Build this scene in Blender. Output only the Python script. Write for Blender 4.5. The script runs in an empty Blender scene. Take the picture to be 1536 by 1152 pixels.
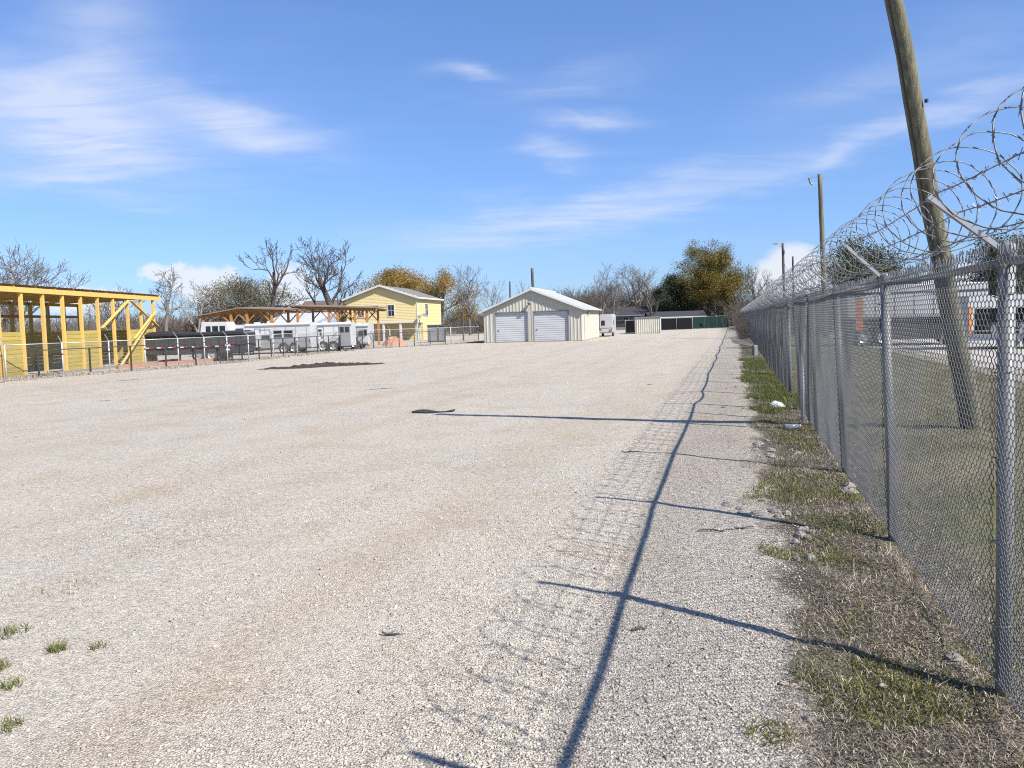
import bpy, math, random
import numpy as np
from mathutils import Vector, Matrix
R = math.radians
scene = bpy.context.scene
C = scene.collection

# ------------------------------------------------------------------ camera
CAMH = 2.05; ROLL = 0.03; PITCH = R(3.2)
_f = Vector((0, math.cos(PITCH), -math.sin(PITCH))); _r0 = Vector((1, 0, 0)); _u0 = _r0.cross(_f)
_r = math.cos(ROLL) * _r0 - math.sin(ROLL) * _u0; _u = math.sin(ROLL) * _r0 + math.cos(ROLL) * _u0
cam_d = bpy.data.cameras.new('camera'); cam = bpy.data.objects.new('camera', cam_d); C.objects.link(cam)
cam.matrix_world = Matrix(((_r.x, _u.x, -_f.x, 0), (_r.y, _u.y, -_f.y, 0), (_r.z, _u.z, -_f.z, CAMH), (0, 0, 0, 1)))
cam_d.sensor_width = 36; cam_d.lens = 1100 / 1536 * 36; cam_d.shift_y = -32.15 / 1536
cam_d.clip_start = 0.05; cam_d.clip_end = 8000
scene.camera = cam

# ------------------------------------------------------------------ sun, exposure
SUNV = Vector((0.78, -0.67, 1.0))            # towards the sun
sun_d = bpy.data.lights.new('sun', 'SUN'); sun_d.energy = 4.9; sun_d.angle = R(0.53); sun_d.color = (1.0, 0.955, 0.88)
sun = bpy.data.objects.new('sun', sun_d); C.objects.link(sun)
sun.rotation_euler = SUNV.to_track_quat('Z', 'Y').to_euler(); sun.location = (20, -17, 26)
scene.view_settings.view_transform = 'Standard'; scene.view_settings.look = 'None'
scene.view_settings.exposure = 0.82; scene.view_settings.gamma = 1.0

# ------------------------------------------------------------------ node helper
class NT:
    def __init__(s, tree): s.t = tree; s.n = tree.nodes; s.l = tree.links
    def _in(s, sock, v):
        if v is None: return
        if hasattr(v, 'is_output') or isinstance(v, bpy.types.NodeSocket): s.l.new(v, sock)
        else:
            if sock.type == 'RGBA' and hasattr(v, '__len__') and len(v) == 3: v = (*v, 1)
            if sock.type == 'RGBA' and not hasattr(v, '__len__'): v = (v, v, v, 1)
            sock.default_value = v
    def new(s, typ, **kw):
        n = s.n.new(typ)
        for k, v in kw.items(): setattr(n, k, v)
        return n
    def math(s, op, a, b=None, c=None, clamp=False):
        n = s.new('ShaderNodeMath', operation=op, use_clamp=clamp)
        s._in(n.inputs[0], a); s._in(n.inputs[1], b)
        if c is not None: s._in(n.inputs[2], c)
        return n.outputs[0]
    def vmath(s, op, a, b=None):
        n = s.new('ShaderNodeVectorMath', operation=op)
        s._in(n.inputs[0], a)
        if b is not None: s._in(n.inputs[1], b)
        return n.outputs['Value'] if op in ('DOT_PRODUCT', 'LENGTH', 'DISTANCE') else n.outputs[0]
    def mix(s, fac, a, b, mode='MIX'):
        n = s.new('ShaderNodeMix', data_type='RGBA', blend_type=mode)
        s._in(n.inputs[0], fac); s._in(n.inputs[6], a); s._in(n.inputs[7], b)
        return n.outputs[2]
    def noise(s, vec, scale, detail=3, rough=.55, dist=0):
        n = s.new('ShaderNodeTexNoise'); s._in(n.inputs['Vector'], vec)
        n.inputs['Scale'].default_value = scale; n.inputs['Detail'].default_value = detail
        n.inputs['Roughness'].default_value = rough; n.inputs['Distortion'].default_value = dist
        return n.outputs['Fac']
    def vor(s, vec, scale, feature='F1', rnd=1.0):
        n = s.new('ShaderNodeTexVoronoi', feature=feature); s._in(n.inputs['Vector'], vec)
        n.inputs['Scale'].default_value = scale; n.inputs['Randomness'].default_value = rnd
        return n
    def step(s, v, lo, hi, a=0., b=1.):
        n = s.new('ShaderNodeMapRange', interpolation_type='SMOOTHSTEP')
        s._in(n.inputs[0], v); n.inputs[1].default_value = lo; n.inputs[2].default_value = hi
        n.inputs[3].default_value = a; n.inputs[4].default_value = b
        return n.outputs[0]
    def lin(s, v, lo, hi, a=0., b=1.):
        n = s.new('ShaderNodeMapRange'); s._in(n.inputs[0], v); n.inputs[1].default_value = lo; n.inputs[2].default_value = hi
        n.inputs[3].default_value = a; n.inputs[4].default_value = b
        return n.outputs[0]
    def scale(s, vec, xyz):
        n = s.new('ShaderNodeMapping'); s._in(n.inputs[0], vec); n.inputs['Scale'].default_value = xyz
        return n.outputs[0]
    def bump(s, h, strength=.3, dist=.02, normal=None):
        n = s.new('ShaderNodeBump'); s._in(n.inputs['Height'], h); n.inputs['Strength'].default_value = strength
        n.inputs['Distance'].default_value = dist
        if normal is not None: s._in(n.inputs['Normal'], normal)
        return n.outputs[0]

# ------------------------------------------------------------------ world: clear winter sky with thin cirrus
world = bpy.data.worlds.new('World'); scene.world = world; world.use_nodes = True
wt = NT(world.node_tree); wt.n.clear()
sky = wt.new('ShaderNodeTexSky', sky_type='NISHITA')
sky.sun_disc = False; sky.sun_elevation = math.atan2(1.0, math.hypot(.78, .67)); sky.sun_rotation = math.atan2(.78, -.67)
sky.altitude = 0; sky.air_density = 1.0; sky.dust_density = 0.6; sky.ozone_density = 1.6
tc = wt.new('ShaderNodeTexCoord').outputs['Generated']
sep = wt.new('ShaderNodeSeparateXYZ'); wt.l.new(tc, sep.inputs[0])
az = wt.math('MULTIPLY', wt.math('ARCTAN2', sep.outputs[0], sep.outputs[1]), 180 / math.pi)
el = wt.math('MULTIPLY', wt.math('ARCSINE', sep.outputs[2]), 180 / math.pi)
zc = wt.math('ADD', wt.math('MAXIMUM', sep.outputs[2], 0.0), 0.10)
pl = wt.new('ShaderNodeCombineXYZ'); wt.l.new(wt.math('DIVIDE', sep.outputs[0], zc), pl.inputs[0]); wt.l.new(wt.math('DIVIDE', sep.outputs[1], zc), pl.inputs[1])
plv = pl.outputs[0]
def rotmap(vec, ang, sc):
    n = wt.new('ShaderNodeMapping'); wt._in(n.inputs[0], vec); n.inputs['Rotation'].default_value = (0, 0, R(ang)); n.inputs['Scale'].default_value = sc
    return n.outputs[0]
streak = wt.noise(rotmap(plv, 24, (0.9, 3.2, 1)), 1.6, 7, .62, .9)
wisp = wt.noise(rotmap(plv, 15, (0.7, 1.6, 1)), .8, 5, .6, .6)
w1 = wt.math('MULTIPLY', wt.math('SUBTRACT', wt.noise(plv, 1.3, 4, .6), .5), 7.0)
w2 = wt.math('MULTIPLY', wt.math('SUBTRACT', wt.noise(wt.vmath('ADD', plv, (7.3, 2.1, 0)), 1.7, 4, .6), .5), 5.0)
azw = wt.math('ADD', az, w1); elw = wt.math('ADD', el, w2)
def blob(a0, e0, ra, re, rot, amp, hard=1.0, warp=True):
    A = azw if warp else az; E = elw if warp else el
    da = wt.math('SUBTRACT', A, a0); de = wt.math('SUBTRACT', E, e0)
    c, s = math.cos(R(rot)), math.sin(R(rot))
    x = wt.math('DIVIDE', wt.math('ADD', wt.math('MULTIPLY', da, c), wt.math('MULTIPLY', de, s)), ra)
    y = wt.math('DIVIDE', wt.math('SUBTRACT', wt.math('MULTIPLY', de, c), wt.math('MULTIPLY', da, s)), re)
    q = wt.math('ADD', wt.math('MULTIPLY', x, x), wt.math('MULTIPLY', y, y))
    return wt.math('MULTIPLY', wt.math('EXPONENT', wt.math('MULTIPLY', q, -hard)), amp)
cir = None
for b in ((-31, 14.2, 7.5, 2.4, -12, 1.15), (-31, 11.0, 5, 1.0, 8, .8), (-19.5, 14.6, 6, 1.3, -14, .85), (-28, 18.5, 5, 3.5, 60, .55),
          (-2.9, 18.0, 2.6, .55, -3, .85), (6.4, 14.6, 3.2, .75, -4, .75), (3.4, 12.4, 2.0, .7, -8, .6),
          (0, 7.3, 9, 1.5, 6, .65), (12, 9.3, 10, 1.2, 11, .55), (27, 12.0, 12, .8, 16, .55), (27, 15.5, 8, 1.5, 12, .28), (-27.5, 9.0, 3.5, .5, -4, .45), (6, 17.8, 5, 1.0, 10, .25)):
    v = blob(*b); cir = v if cir is None else wt.math('ADD', cir, v)
cir = wt.math('MULTIPLY', cir, wt.step(streak, .22, .72, .45, 1.25))
thin = wt.math('MULTIPLY', wt.step(wisp, .45, .85), wt.step(streak, .35, .8))
cir = wt.math('ADD', cir, wt.math('MULTIPLY', thin, .35))
cir = wt.math('MINIMUM', wt.math('MULTIPLY', cir, .78), .85)
# low heaped clouds near the skyline
pn = wt.new('ShaderNodeCombineXYZ'); wt.l.new(az, pn.inputs[0]); wt.l.new(el, pn.inputs[1])
pw = wt.math('MULTIPLY', wt.math('SUBTRACT', wt.noise(pn.outputs[0], .55, 5, .55), .5), 3.2)
def puff(a0, e0, ra, re):
    da = wt.math('DIVIDE', wt.math('ADD', wt.math('SUBTRACT', az, a0), pw), ra); de = wt.math('DIVIDE', wt.math('ADD', wt.math('SUBTRACT', el, e0), wt.math('MULTIPLY', pw, .4)), re)
    return wt.step(wt.math('ADD', wt.math('MULTIPLY', da, da), wt.math('MULTIPLY', de, de)), .45, 1.2, 1., 0.)
cum = None
for b in ((20.8, 2.6, 2.6, 2.5), (23.5, 1.8, 3.0, 1.9), (-22.6, 3.3, 2.7, 1.5), (-25, 4.2, 1.7, .8), (-16.4, 3.0, 2.0, 1.9), (-30, 2.3, 3, 1.0), (33, 1.6, 5, 1.6), (48, 2, 6, 2), (-50, 2, 6, 2)):
    v = puff(*b); cum = v if cum is None else wt.math('MAXIMUM', cum, v)
gmn = wt.new('ShaderNodeGamma'); wt.l.new(sky.outputs[0], gmn.inputs[0]); gmn.inputs[1].default_value = .75
skyc = wt.mix(1.0, gmn.outputs[0], (.635, .885, 1.36), 'MULTIPLY')
skyc = wt.mix(cir, skyc, (3.6, 4.0, 5.0))
skyc = wt.mix(wt.math('MULTIPLY', cum, .8), skyc, (4.5, 4.6, 4.85))
bg = wt.new('ShaderNodeBackground'); wt.l.new(skyc, bg.inputs[0]); bg.inputs[1].default_value = 0.113
wo = wt.new('ShaderNodeOutputWorld'); wt.l.new(bg.outputs[0], wo.inputs[0])

# ------------------------------------------------------------------ materials
MAT = {}
def pm(name, col, rough=.7, col2=None, scale=6., var=.5, bump=0., bscale=30., metal=0., stretch=None, spec=.4, island=0., backf=0.):
    """principled material: two tones mixed by noise, optional fine relief"""
    if name in MAT: return MAT[name]
    m = bpy.data.materials.new(name); m.use_nodes = True; t = NT(m.node_tree)
    p = m.node_tree.nodes['Principled BSDF']
    co = t.new('ShaderNodeTexCoord').outputs['Object']
    oi = t.new('ShaderNodeObjectInfo')
    vec = t.vmath('ADD', co, t.vmath('SCALE', oi.outputs['Location']))
    vec.node.inputs[1].default_value = (0, 0, 0)
    off = t.new('ShaderNodeVectorMath', operation='SCALE'); t.l.new(oi.outputs['Random'], off.inputs['Scale']); off.inputs[0].default_value = (37, 19, 11)
    vec = t.vmath('ADD', co, off.outputs[0])
    if stretch: vec = t.scale(vec, stretch)
    c2 = col2 if col2 else tuple(max(0, c * .68) for c in col)
    n1 = t.noise(vec, scale, 6, .62); n2 = t.noise(vec, scale * 7.3, 3, .6)
    fac = t.step(t.math('ADD', t.math('MULTIPLY', n1, .7), t.math('MULTIPLY', n2, .3)), .5 - .28, .5 + .28)
    c = t.mix(t.math('MULTIPLY', fac, var * 1.6, clamp=True), col, c2)
    if island:
        rp = t.new('ShaderNodeNewGeometry').outputs['Random Per Island']
        c = t.mix(1., c, t.mix(rp, (1 - island,) * 3, (1 + island,) * 3), 'MULTIPLY')
    rj = t.mix(1., c, t.mix(oi.outputs['Random'], (.93,) * 3, (1.05,) * 3), 'MULTIPLY')
    t._in(p.inputs['Base Color'], rj)
    t._in(p.inputs['Roughness'], t.lin(n2, .3, .7, max(.05, rough - .09), min(1, rough + .09)))
    p.inputs['Metallic'].default_value = metal; p.inputs['Specular IOR Level'].default_value = spec
    if bump: t._in(p.inputs['Normal'], t.bump(t.noise(vec, bscale, 5, .6), bump, .02))
    MAT[name] = m
    return m
def leafmat(name, cols, scale=.5, trans=.25):
    m = bpy.data.materials.new(name); m.use_nodes = True; t = NT(m.node_tree); p = m.node_tree.nodes['Principled BSDF']
    g = t.new('ShaderNodeNewGeometry'); n = t.noise(g.outputs['Position'], scale, 3, .6)
    c = t.mix(t.step(n, .4, .62), cols[0], cols[1])
    rp = g.outputs['Random Per Island']
    c = t.mix(t.step(rp, .55, .9), c, cols[2]) if len(cols) > 2 else c
    c = t.mix(1., c, t.mix(t.math('FRACT', t.math('MULTIPLY', rp, 17.)), (.65,) * 3, (1.3,) * 3), 'MULTIPLY')
    t._in(p.inputs['Base Color'], c); p.inputs['Roughness'].default_value = .6; p.inputs['Specular IOR Level'].default_value = .3
    tr = t.new('ShaderNodeBsdfTranslucent'); t._in(tr.inputs[0], c)
    mx = t.new('ShaderNodeMixShader'); mx.inputs[0].default_value = trans
    t.l.new(p.outputs[0], mx.inputs[1]); t.l.new(tr.outputs[0], mx.inputs[2])
    t.l.new(mx.outputs[0], m.node_tree.nodes['Material Output'].inputs[0]); MAT[name] = m
    return m
galv = pm('galvanised steel', (.235, .238, .242), .5, (.165, .167, .17), 5, .6, metal=.15, bump=.08, bscale=60)
wirem = pm('galvanised wire', (.185, .187, .19), .5, (.115, .117, .12), 3, .6, metal=.15)
razor = pm('razor wire steel', (.21, .212, .215), .5, (.13, .132, .135), 3, .5, metal=.2)
armm = pm('brightened galvanised steel', (.50, .505, .51), .45, (.40, .405, .41), 5, .5, metal=.2)  # lighter copy of galv: sunlight on the arm flats painted into the colour
darksteel = pm('dark painted steel', (.035, .036, .038), .5, (.07, .06, .05), 8, .4)
polewood = pm('weathered pole wood', (.27, .25, .16), .85, (.10, .092, .06), 2.6, .9, .8, 10, stretch=(7, 7, .22))
poledark = pm('dark old pole wood', (.12, .105, .09), .9, (.07, .06, .05), 2.6, .8, .5, 10, stretch=(7, 7, .22))
greywood = pm('grey weathered wood', (.30, .28, .25), .85, (.17, .155, .14), 4, .7, .4, 18, stretch=(1, 6, 6))
yelwood = pm('fresh yellow lumber', (.66, .44, .13), .7, (.52, .33, .09), 1.6, .5, .2, 12, stretch=(5, 5, .6))
plankwood = pm('treated green-yellow plank', (.47, .35, .085), .75, (.32, .25, .07), 1.8, .65, .25, 10, stretch=(.5, .5, 5))
orangewood = pm('stained cedar timber', (.42, .21, .07), .75, (.29, .14, .05), 1.8, .6, .2, 12)
roofbrown = pm('brown roof sheet', (.24, .18, .12), .6, (.16, .12, .085), 1.5, .5)
tinw = pm('white painted steel sheet', (.53, .53, .515), .55, (.45, .445, .43), .8, .5, .03, 6)
creamw = pm('cream wall sheet', (.455, .435, .37), .55, (.395, .375, .315), .5, .5, .04, 5)
shedm = pm('dirty cream shed sheet', (.58, .55, .46), .55, (.44, .41, .34), .8, .6, .05, 6)
doorw = pm('roller door white', (.48, .485, .49), .5, (.42, .425, .43), .7, .5, .02, 6)
yellow = pm('pale yellow siding', (.62, .515, .255), .65, (.57, .47, .23), .6, .4)
trimw = pm('white trim paint', (.55, .54, .525), .5, (.48, .47, .455), 1.5, .4)
shingle = pm('grey shingles', (.20, .19, .18), .9, (.13, .125, .12), 2.5, .6, .3, 20)
darkshingle = pm('dark shingles', (.045, .045, .05), .95, (.028, .028, .03), 2.5, .6, .3, 20)
brownshingle = pm('brown shingles', (.15, .11, .095), .9, (.10, .075, .065), 2.5, .6, .3, 20)
glassd = pm('dark window glass', (.018, .022, .026), .08, (.03, .035, .04), 1, .3, spec=.6)
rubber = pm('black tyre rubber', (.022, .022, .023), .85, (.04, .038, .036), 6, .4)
rimm = pm('silver wheel rim', (.55, .55, .56), .35, (.4, .4, .41), 4, .4, metal=.6)
whitep = pm('white vehicle paint', (.47, .472, .475), .35, (.41, .41, .405), .9, .4)
silverp = pm('brushed silver side sheet', (.33, .335, .345), .4, (.26, .265, .275), .9, .5, metal=.2)
blackp = pm('black trailer paint', (.022, .022, .024), .42, (.045, .044, .043), 1.2, .5)
tarpm = pm('black tarp', (.016, .016, .017), .7, (.03, .03, .03), 2, .5, .3, 8)
redm = pm('red reflector', (.45, .03, .025), .35)
whitem = pm('white reflector', (.8, .8, .78), .35)
greyw = pm('grey wall boards', (.20, .21, .22), .75, (.15, .155, .165), 1, .5)
bluew = pm('blue grey wall', (.22, .26, .32), .7, (.17, .2, .25), 1, .5)
greenscreen = pm('green privacy screen', (.012, .03, .028), .9, (.009, .022, .02), 1.2, .5, .2, 8, spec=.1)
blackscreen = pm('black privacy screen', (.007, .007, .009), .9, (.011, .011, .013), 1.2, .5, .2, 8, spec=.1)
dbox = pm('dark slate plastic', (.055, .075, .085), .55, (.04, .055, .06), 2, .5)
bark = pm('grey bark', (.20, .175, .15), .9, (.12, .105, .09), 2, .7, .4, 10, stretch=(3, 3, .5))
barkd = pm('dark bark', (.105, .09, .078), .9, (.065, .055, .048), 2, .7, .4, 10, stretch=(3, 3, .5))
barkp = pm('pale grey bark', (.31, .285, .25), .9, (.2, .18, .155), 2, .7, .4, 10, stretch=(3, 3, .5))
brushm = pm('dry brush twigs', (.19, .155, .125), .95, (.125, .105, .085), .3, .7, island=.25)
soil = pm('dark damp soil', (.062, .046, .034), .95, (.028, .021, .016), 3, .8, .9, 9)
conc = pm('broken concrete', (.35, .325, .285), .95, (.20, .18, .155), 16, .8, .9, 45)
brickm = pm('orange clay rubble', (.42, .20, .12), .9, (.30, .17, .12), 3, .7, .4, 20)
orangep = pm('orange painted metal', (.72, .22, .03), .5, (.6, .2, .04), 2, .4)
straw = pm('dry straw', (.43, .365, .28), .9, (.20, .16, .115), 4, .7, island=.75)
strawg = leafmat('low green weeds', ((.085, .12, .022), (.16, .165, .035), (.27, .225, .075)), 1.2, .3)
fieldg = leafmat('short field grass', ((.105, .115, .04), (.20, .17, .09), (.27, .22, .13)), .5, .3)
tuftg = leafmat('bright grass tuft', ((.095, .13, .025), (.15, .17, .045), (.24, .21, .09)), 3, .3)
lf_oak = leafmat('olive oak leaves', ((.10, .10, .055), (.155, .14, .095), (.21, .185, .135)), .35, .2)
lf_or = leafmat('autumn leaves', ((.30, .175, .035), (.16, .14, .035), (.38, .24, .06)), .28, .3)
lf_mix = leafmat('dark green and orange leaves', ((.075, .095, .024), (.15, .13, .03), (.32, .19, .035)), .22, .25)
lf_dk = leafmat('dark evergreen leaves', ((.05, .064, .03), (.085, .095, .042), (.12, .12, .06)), .3, .18)
pebm = pm('pale limestone pebbles', (.45, .405, .345), .95, (.34, .30, .25), 2.5, .6, island=.42)
bottlem = pm('clear plastic bottle', (.55, .60, .66), .15, (.45, .5, .56), 8, .5); bottlem.node_tree.nodes['Principled BSDF'].inputs['Transmission Weight'].default_value = .75

# ------------------------------------------------------------------ numeric noise
def vnoise(x, y, seed=0):
    xi = np.floor(x).astype(np.int64); yi = np.floor(y).astype(np.int64); fx = x - xi; fy = y - yi
    fx = fx * fx * (3 - 2 * fx); fy = fy * fy * (3 - 2 * fy)
    def h(a, b):
        n = (a * 374761393 + b * 668265263 + seed * 1442695041) & 0x7fffffff
        n = ((n ^ (n >> 13)) * 1274126177) & 0x7fffffff
        return ((n ^ (n >> 16)) & 0xffff) / 65535.
    return (h(xi, yi) * (1 - fx) + h(xi + 1, yi) * fx) * (1 - fy) + (h(xi, yi + 1) * (1 - fx) + h(xi + 1, yi + 1) * fx) * fy
A0 = np.array([2.58, 3.82]); FT = np.array([.290, .957]); FN = np.array([.957, -.290])   # fence start, run, outward side
def sd(x, y): return (x - A0[0]) * FT[0] + (y - A0[1]) * FT[1], (x - A0[0]) * FN[0] + (y - A0[1]) * FN[1]
def xy(s, d): return A0[0] + s * FT[0] + d * FN[0], A0[1] + s * FT[1] + d * FN[1]
def verge(x, y):
    """1 on the rough strip along the fence, 0 on the gravel"""
    s, d = sd(x, y)
    e = d + 1.0 + (vnoise(x * 1.1, y * 1.1, 5) - .5) * .8 + (vnoise(x * 3.7, y * 3.7, 6) - .5) * .35
    t = np.clip((e + .12) / .24, 0, 1)
    return t * t * (3 - 2 * t)
def gh(x, y):
    x = np.asarray(x, float); y = np.asarray(y, float)
    r = np.hypot(x, y); fade = np.clip(1 - (r - 25) / 60, 0, 1)
    z = (vnoise(x * .35, y * .35, 1) - .5) * .05 + (vnoise(x * 1.3, y * 1.3, 2) - .5) * .022 + (vnoise(x * 5, y * 5, 3) - .5) * .010
    v = verge(x, y)
    z = z + v * ((vnoise(x * 3, y * 3, 4) - .35) * .07 + (vnoise(x * 9, y * 9, 8) - .5) * .02 - .02)
    return z * fade

# ------------------------------------------------------------------ mesh builder
def link_mesh(name, V, F, mat, parent=None, smooth=False):
    me = bpy.data.meshes.new(name)
    if isinstance(F, np.ndarray):
        k = F.shape[1]; me.vertices.add(len(V)); me.vertices.foreach_set('co', np.asarray(V, np.float32).ravel())
        me.loops.add(F.size); me.loops.foreach_set('vertex_index', F.ravel().astype(np.int32))
        me.polygons.add(len(F)); me.polygons.foreach_set('loop_start', np.arange(0, F.size, k, dtype=np.int32))
        me.polygons.foreach_set('loop_total', np.full(len(F), k, np.int32)); me.update(calc_edges=True)
    else: me.from_pydata([tuple(v) for v in V], [], F)
    if smooth: me.polygons.foreach_set('use_smooth', np.ones(len(me.polygons), bool))
    me.materials.append(mat)
    return link(name, me, parent)
def link(name, me, parent=None):
    o = bpy.data.objects.new(name, me); C.objects.link(o)
    if parent is not None: o.parent = parent
    return o
class MB:
    def __init__(s): s.v = []; s.f = []
    def add(s, vs, fs):
        n = len(s.v); s.v += [tuple(v) for v in vs]; s.f += [tuple(i + n for i in f) for f in fs]; return s
    def box(s, x0, x1, y0, y1, z0, z1):
        return s.add([(x0, y0, z0), (x1, y0, z0), (x1, y1, z0), (x0, y1, z0), (x0, y0, z1), (x1, y0, z1), (x1, y1, z1), (x0, y1, z1)],
                     [(3, 2, 1, 0), (4, 5, 6, 7), (0, 1, 5, 4), (1, 2, 6, 5), (2, 3, 7, 6), (3, 0, 4, 7)])
    def beam(s, p, q, w, h, up=(0, 0, 1)):
        p = Vector(p); q = Vector(q); d = (q - p).normalized(); a = d.cross(Vector(up))
        if a.length < 1e-4: a = d.cross(Vector((1, 0, 0)))
        a.normalize(); b = a.cross(d); a *= w / 2; b *= h / 2
        vs = [p - a - b, p + a - b, p + a + b, p - a + b, q - a - b, q + a - b, q + a + b, q - a + b]
        return s.add(vs, [(0, 1, 2, 3), (7, 6, 5, 4), (4, 5, 1, 0), (5, 6, 2, 1), (6, 7, 3, 2), (7, 4, 0, 3)])
    def tube(s, pts, rad, n=6, cap=True):
        pts = [Vector(p) for p in pts]; m = len(pts)
        if not hasattr(rad, '__len__'): rad = [rad] * m
        d0 = (pts[-1] - pts[0]).normalized(); ref = Vector((0, 0, 1)) if abs(d0.z) < .8 else Vector((1, 0, 0))
        vs = []
        for i, p in enumerate(pts):
            d = (pts[min(i + 1, m - 1)] - pts[max(i - 1, 0)]).normalized(); a = d.cross(ref).normalized(); b = d.cross(a)
            for k in range(n):
                t = 2 * math.pi * k / n; vs.append(p + (a * math.cos(t) + b * math.sin(t)) * rad[i])
        fs = [(i * n + k, i * n + (k + 1) % n, (i + 1) * n + (k + 1) % n, (i + 1) * n + k) for i in range(m - 1) for k in range(n)]
        if cap: fs += [tuple(range(n))[::-1], tuple((m - 1) * n + k for k in range(n))]
        return s.add(vs, fs)
    def prism(s, poly, axis, a, b):
        """poly: 2-D outline; extruded along axis 'x','y' or 'z' from a to b"""
        def pt(u, v, w): return {'x': (w, u, v), 'y': (u, w, v), 'z': (u, v, w)}[axis]
        n = len(poly)
        return s.add([pt(u, v, a) for u, v in poly] + [pt(u, v, b) for u, v in poly],
                     [tuple(range(n)), tuple(range(2 * n - 1, n - 1, -1))] + [(i, i + n, (i + 1) % n + n, (i + 1) % n) for i in range(n)])
    def build(s, name, mat, parent=None, smooth=False, bevel=0):
        o = link_mesh(name, s.v, s.f, mat, parent, smooth)
        if bevel:
            m = o.modifiers.new('bevel', 'BEVEL'); m.width = bevel; m.segments = 2; m.limit_method = 'ANGLE'
        return o
def tag(o, label, cat, group=None):
    o['label'] = label; o['category'] = cat
    if group: o['group'] = group
    return o
def thing(name, label, cat, loc=(0, 0, 0), rz=0, group=None):
    o = bpy.data.objects.new(name, None); C.objects.link(o); o.location = loc; o.rotation_euler = (0, 0, rz); o.empty_display_size = .3
    return tag(o, label, cat, group)
def dup(o, parent=None):
    c = o.copy(); C.objects.link(c)
    if parent is not None: c.parent = parent
    for ch in list(o.children): dup(ch, c)
    return c

# ------------------------------------------------------------------ the ground: one sheet to the horizon
def axis_s(fine, lo, hi, step, out_lo, out_hi, grow=1.09):
    a = list(np.arange(lo, hi, step)); p = hi; st = step
    while p < out_hi: a.append(p); st *= grow; p += st
    a.append(out_hi); p = lo; st = step; b = []
    while p > out_lo: st *= grow; p -= st; b.append(p)
    return np.array(sorted(set([out_lo] + [q for q in b if q > out_lo])) + a)
S = axis_s(0, -3.5, 14, .055, -3000, 4000, 1.075); D = axis_s(0, -7.5, 2.5, .055, -3500, 3500, 1.085)
SS, DD = np.meshgrid(S, D, indexing='ij'); GX, GY = xy(SS, DD); GZ = gh(GX, GY)
ns, nd = SS.shape; idx = np.arange(ns * nd).reshape(ns, nd)
gv = np.stack([GX, GY, GZ], -1).reshape(-1, 3)
gf = np.stack([idx[:-1, :-1], idx[:-1, 1:], idx[1:, 1:], idx[1:, :-1]], -1).reshape(-1, 4)[:, ::-1]
gm = bpy.data.materials.new('gravel, rough verge and dry field'); gm.use_nodes = True; t = NT(gm.node_tree); p = gm.node_tree.nodes['Principled BSDF']
pos = t.new('ShaderNodeNewGeometry').outputs['Position']
flat = t.scale(pos, (1, 1, .15))
d = t.math('ADD', t.vmath('DOT_PRODUCT', pos, (FN[0], FN[1], 0)), -float(A0 @ FN))
s = t.math('ADD', t.vmath('DOT_PRODUCT', pos, (FT[0], FT[1], 0)), -float(A0 @ FT))
v1 = t.vor(flat, 84); v2 = t.vor(flat, 150); v3 = t.vor(flat, 26)
ramp = t.new('ShaderNodeSeparateColor'); t.l.new(v1.outputs['Color'], ramp.inputs[0])
ramp2 = t.new('ShaderNodeSeparateColor'); t.l.new(v2.outputs['Color'], ramp2.inputs[0])
big = t.noise(flat, .16, 5, .6); mid = t.noise(flat, .9, 5, .62); fine = t.noise(flat, 55, 5, .7); fine2 = t.noise(flat, 14, 4, .65)
g0 = t.mix(t.step(big, .36, .66), (.465, .412, .342), (.455, .42, .362))
g0 = t.mix(t.step(mid, .46, .72, 0, .62), g0, (.40, .33, .252))
g0 = t.mix(t.step(t.noise(flat, 1.7, 4, .7), .60, .74, 0, .5), g0, (.57, .54, .49))
cz = t.step(t.math('ADD', d, t.math('MULTIPLY', mid, 3.)), -3.2, -.4)
cz = t.math('MAXIMUM', cz, t.step(t.noise(flat, .33, 4, .6), .46, .66, .22, .9))
low = t.mix(cz, (.74, .74, .74), (.56, .56, .56)); high = t.mix(cz, (1.15, 1.14, 1.12), (1.38, 1.36, 1.33))
stone = t.mix(ramp.outputs[0], low, high); stone2 = t.mix(ramp2.outputs[1], t.mix(cz, (.84,) * 3, (.70,) * 3), t.mix(cz, (1.13,) * 3, (1.24,) * 3))
g0 = t.mix(1., t.mix(1., g0, stone, 'MULTIPLY'), stone2, 'MULTIPLY')
gap = t.math('MULTIPLY', t.math('MULTIPLY', t.step(v1.outputs['Distance'], .42, .72), t.step(fine2, .42, .6)), t.math('ADD', t.math('MULTIPLY', cz, .5), .5))
g0 = t.mix(t.math('MULTIPLY', gap, .8), g0, (.09, .08, .07))
stain = t.math('MULTIPLY', t.step(t.noise(t.scale(pos, (.35, 1.3, 1)), .5, 6, .72), .60, .74), .5)
g0 = t.mix(stain, g0, (.24, .19, .145))
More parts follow.
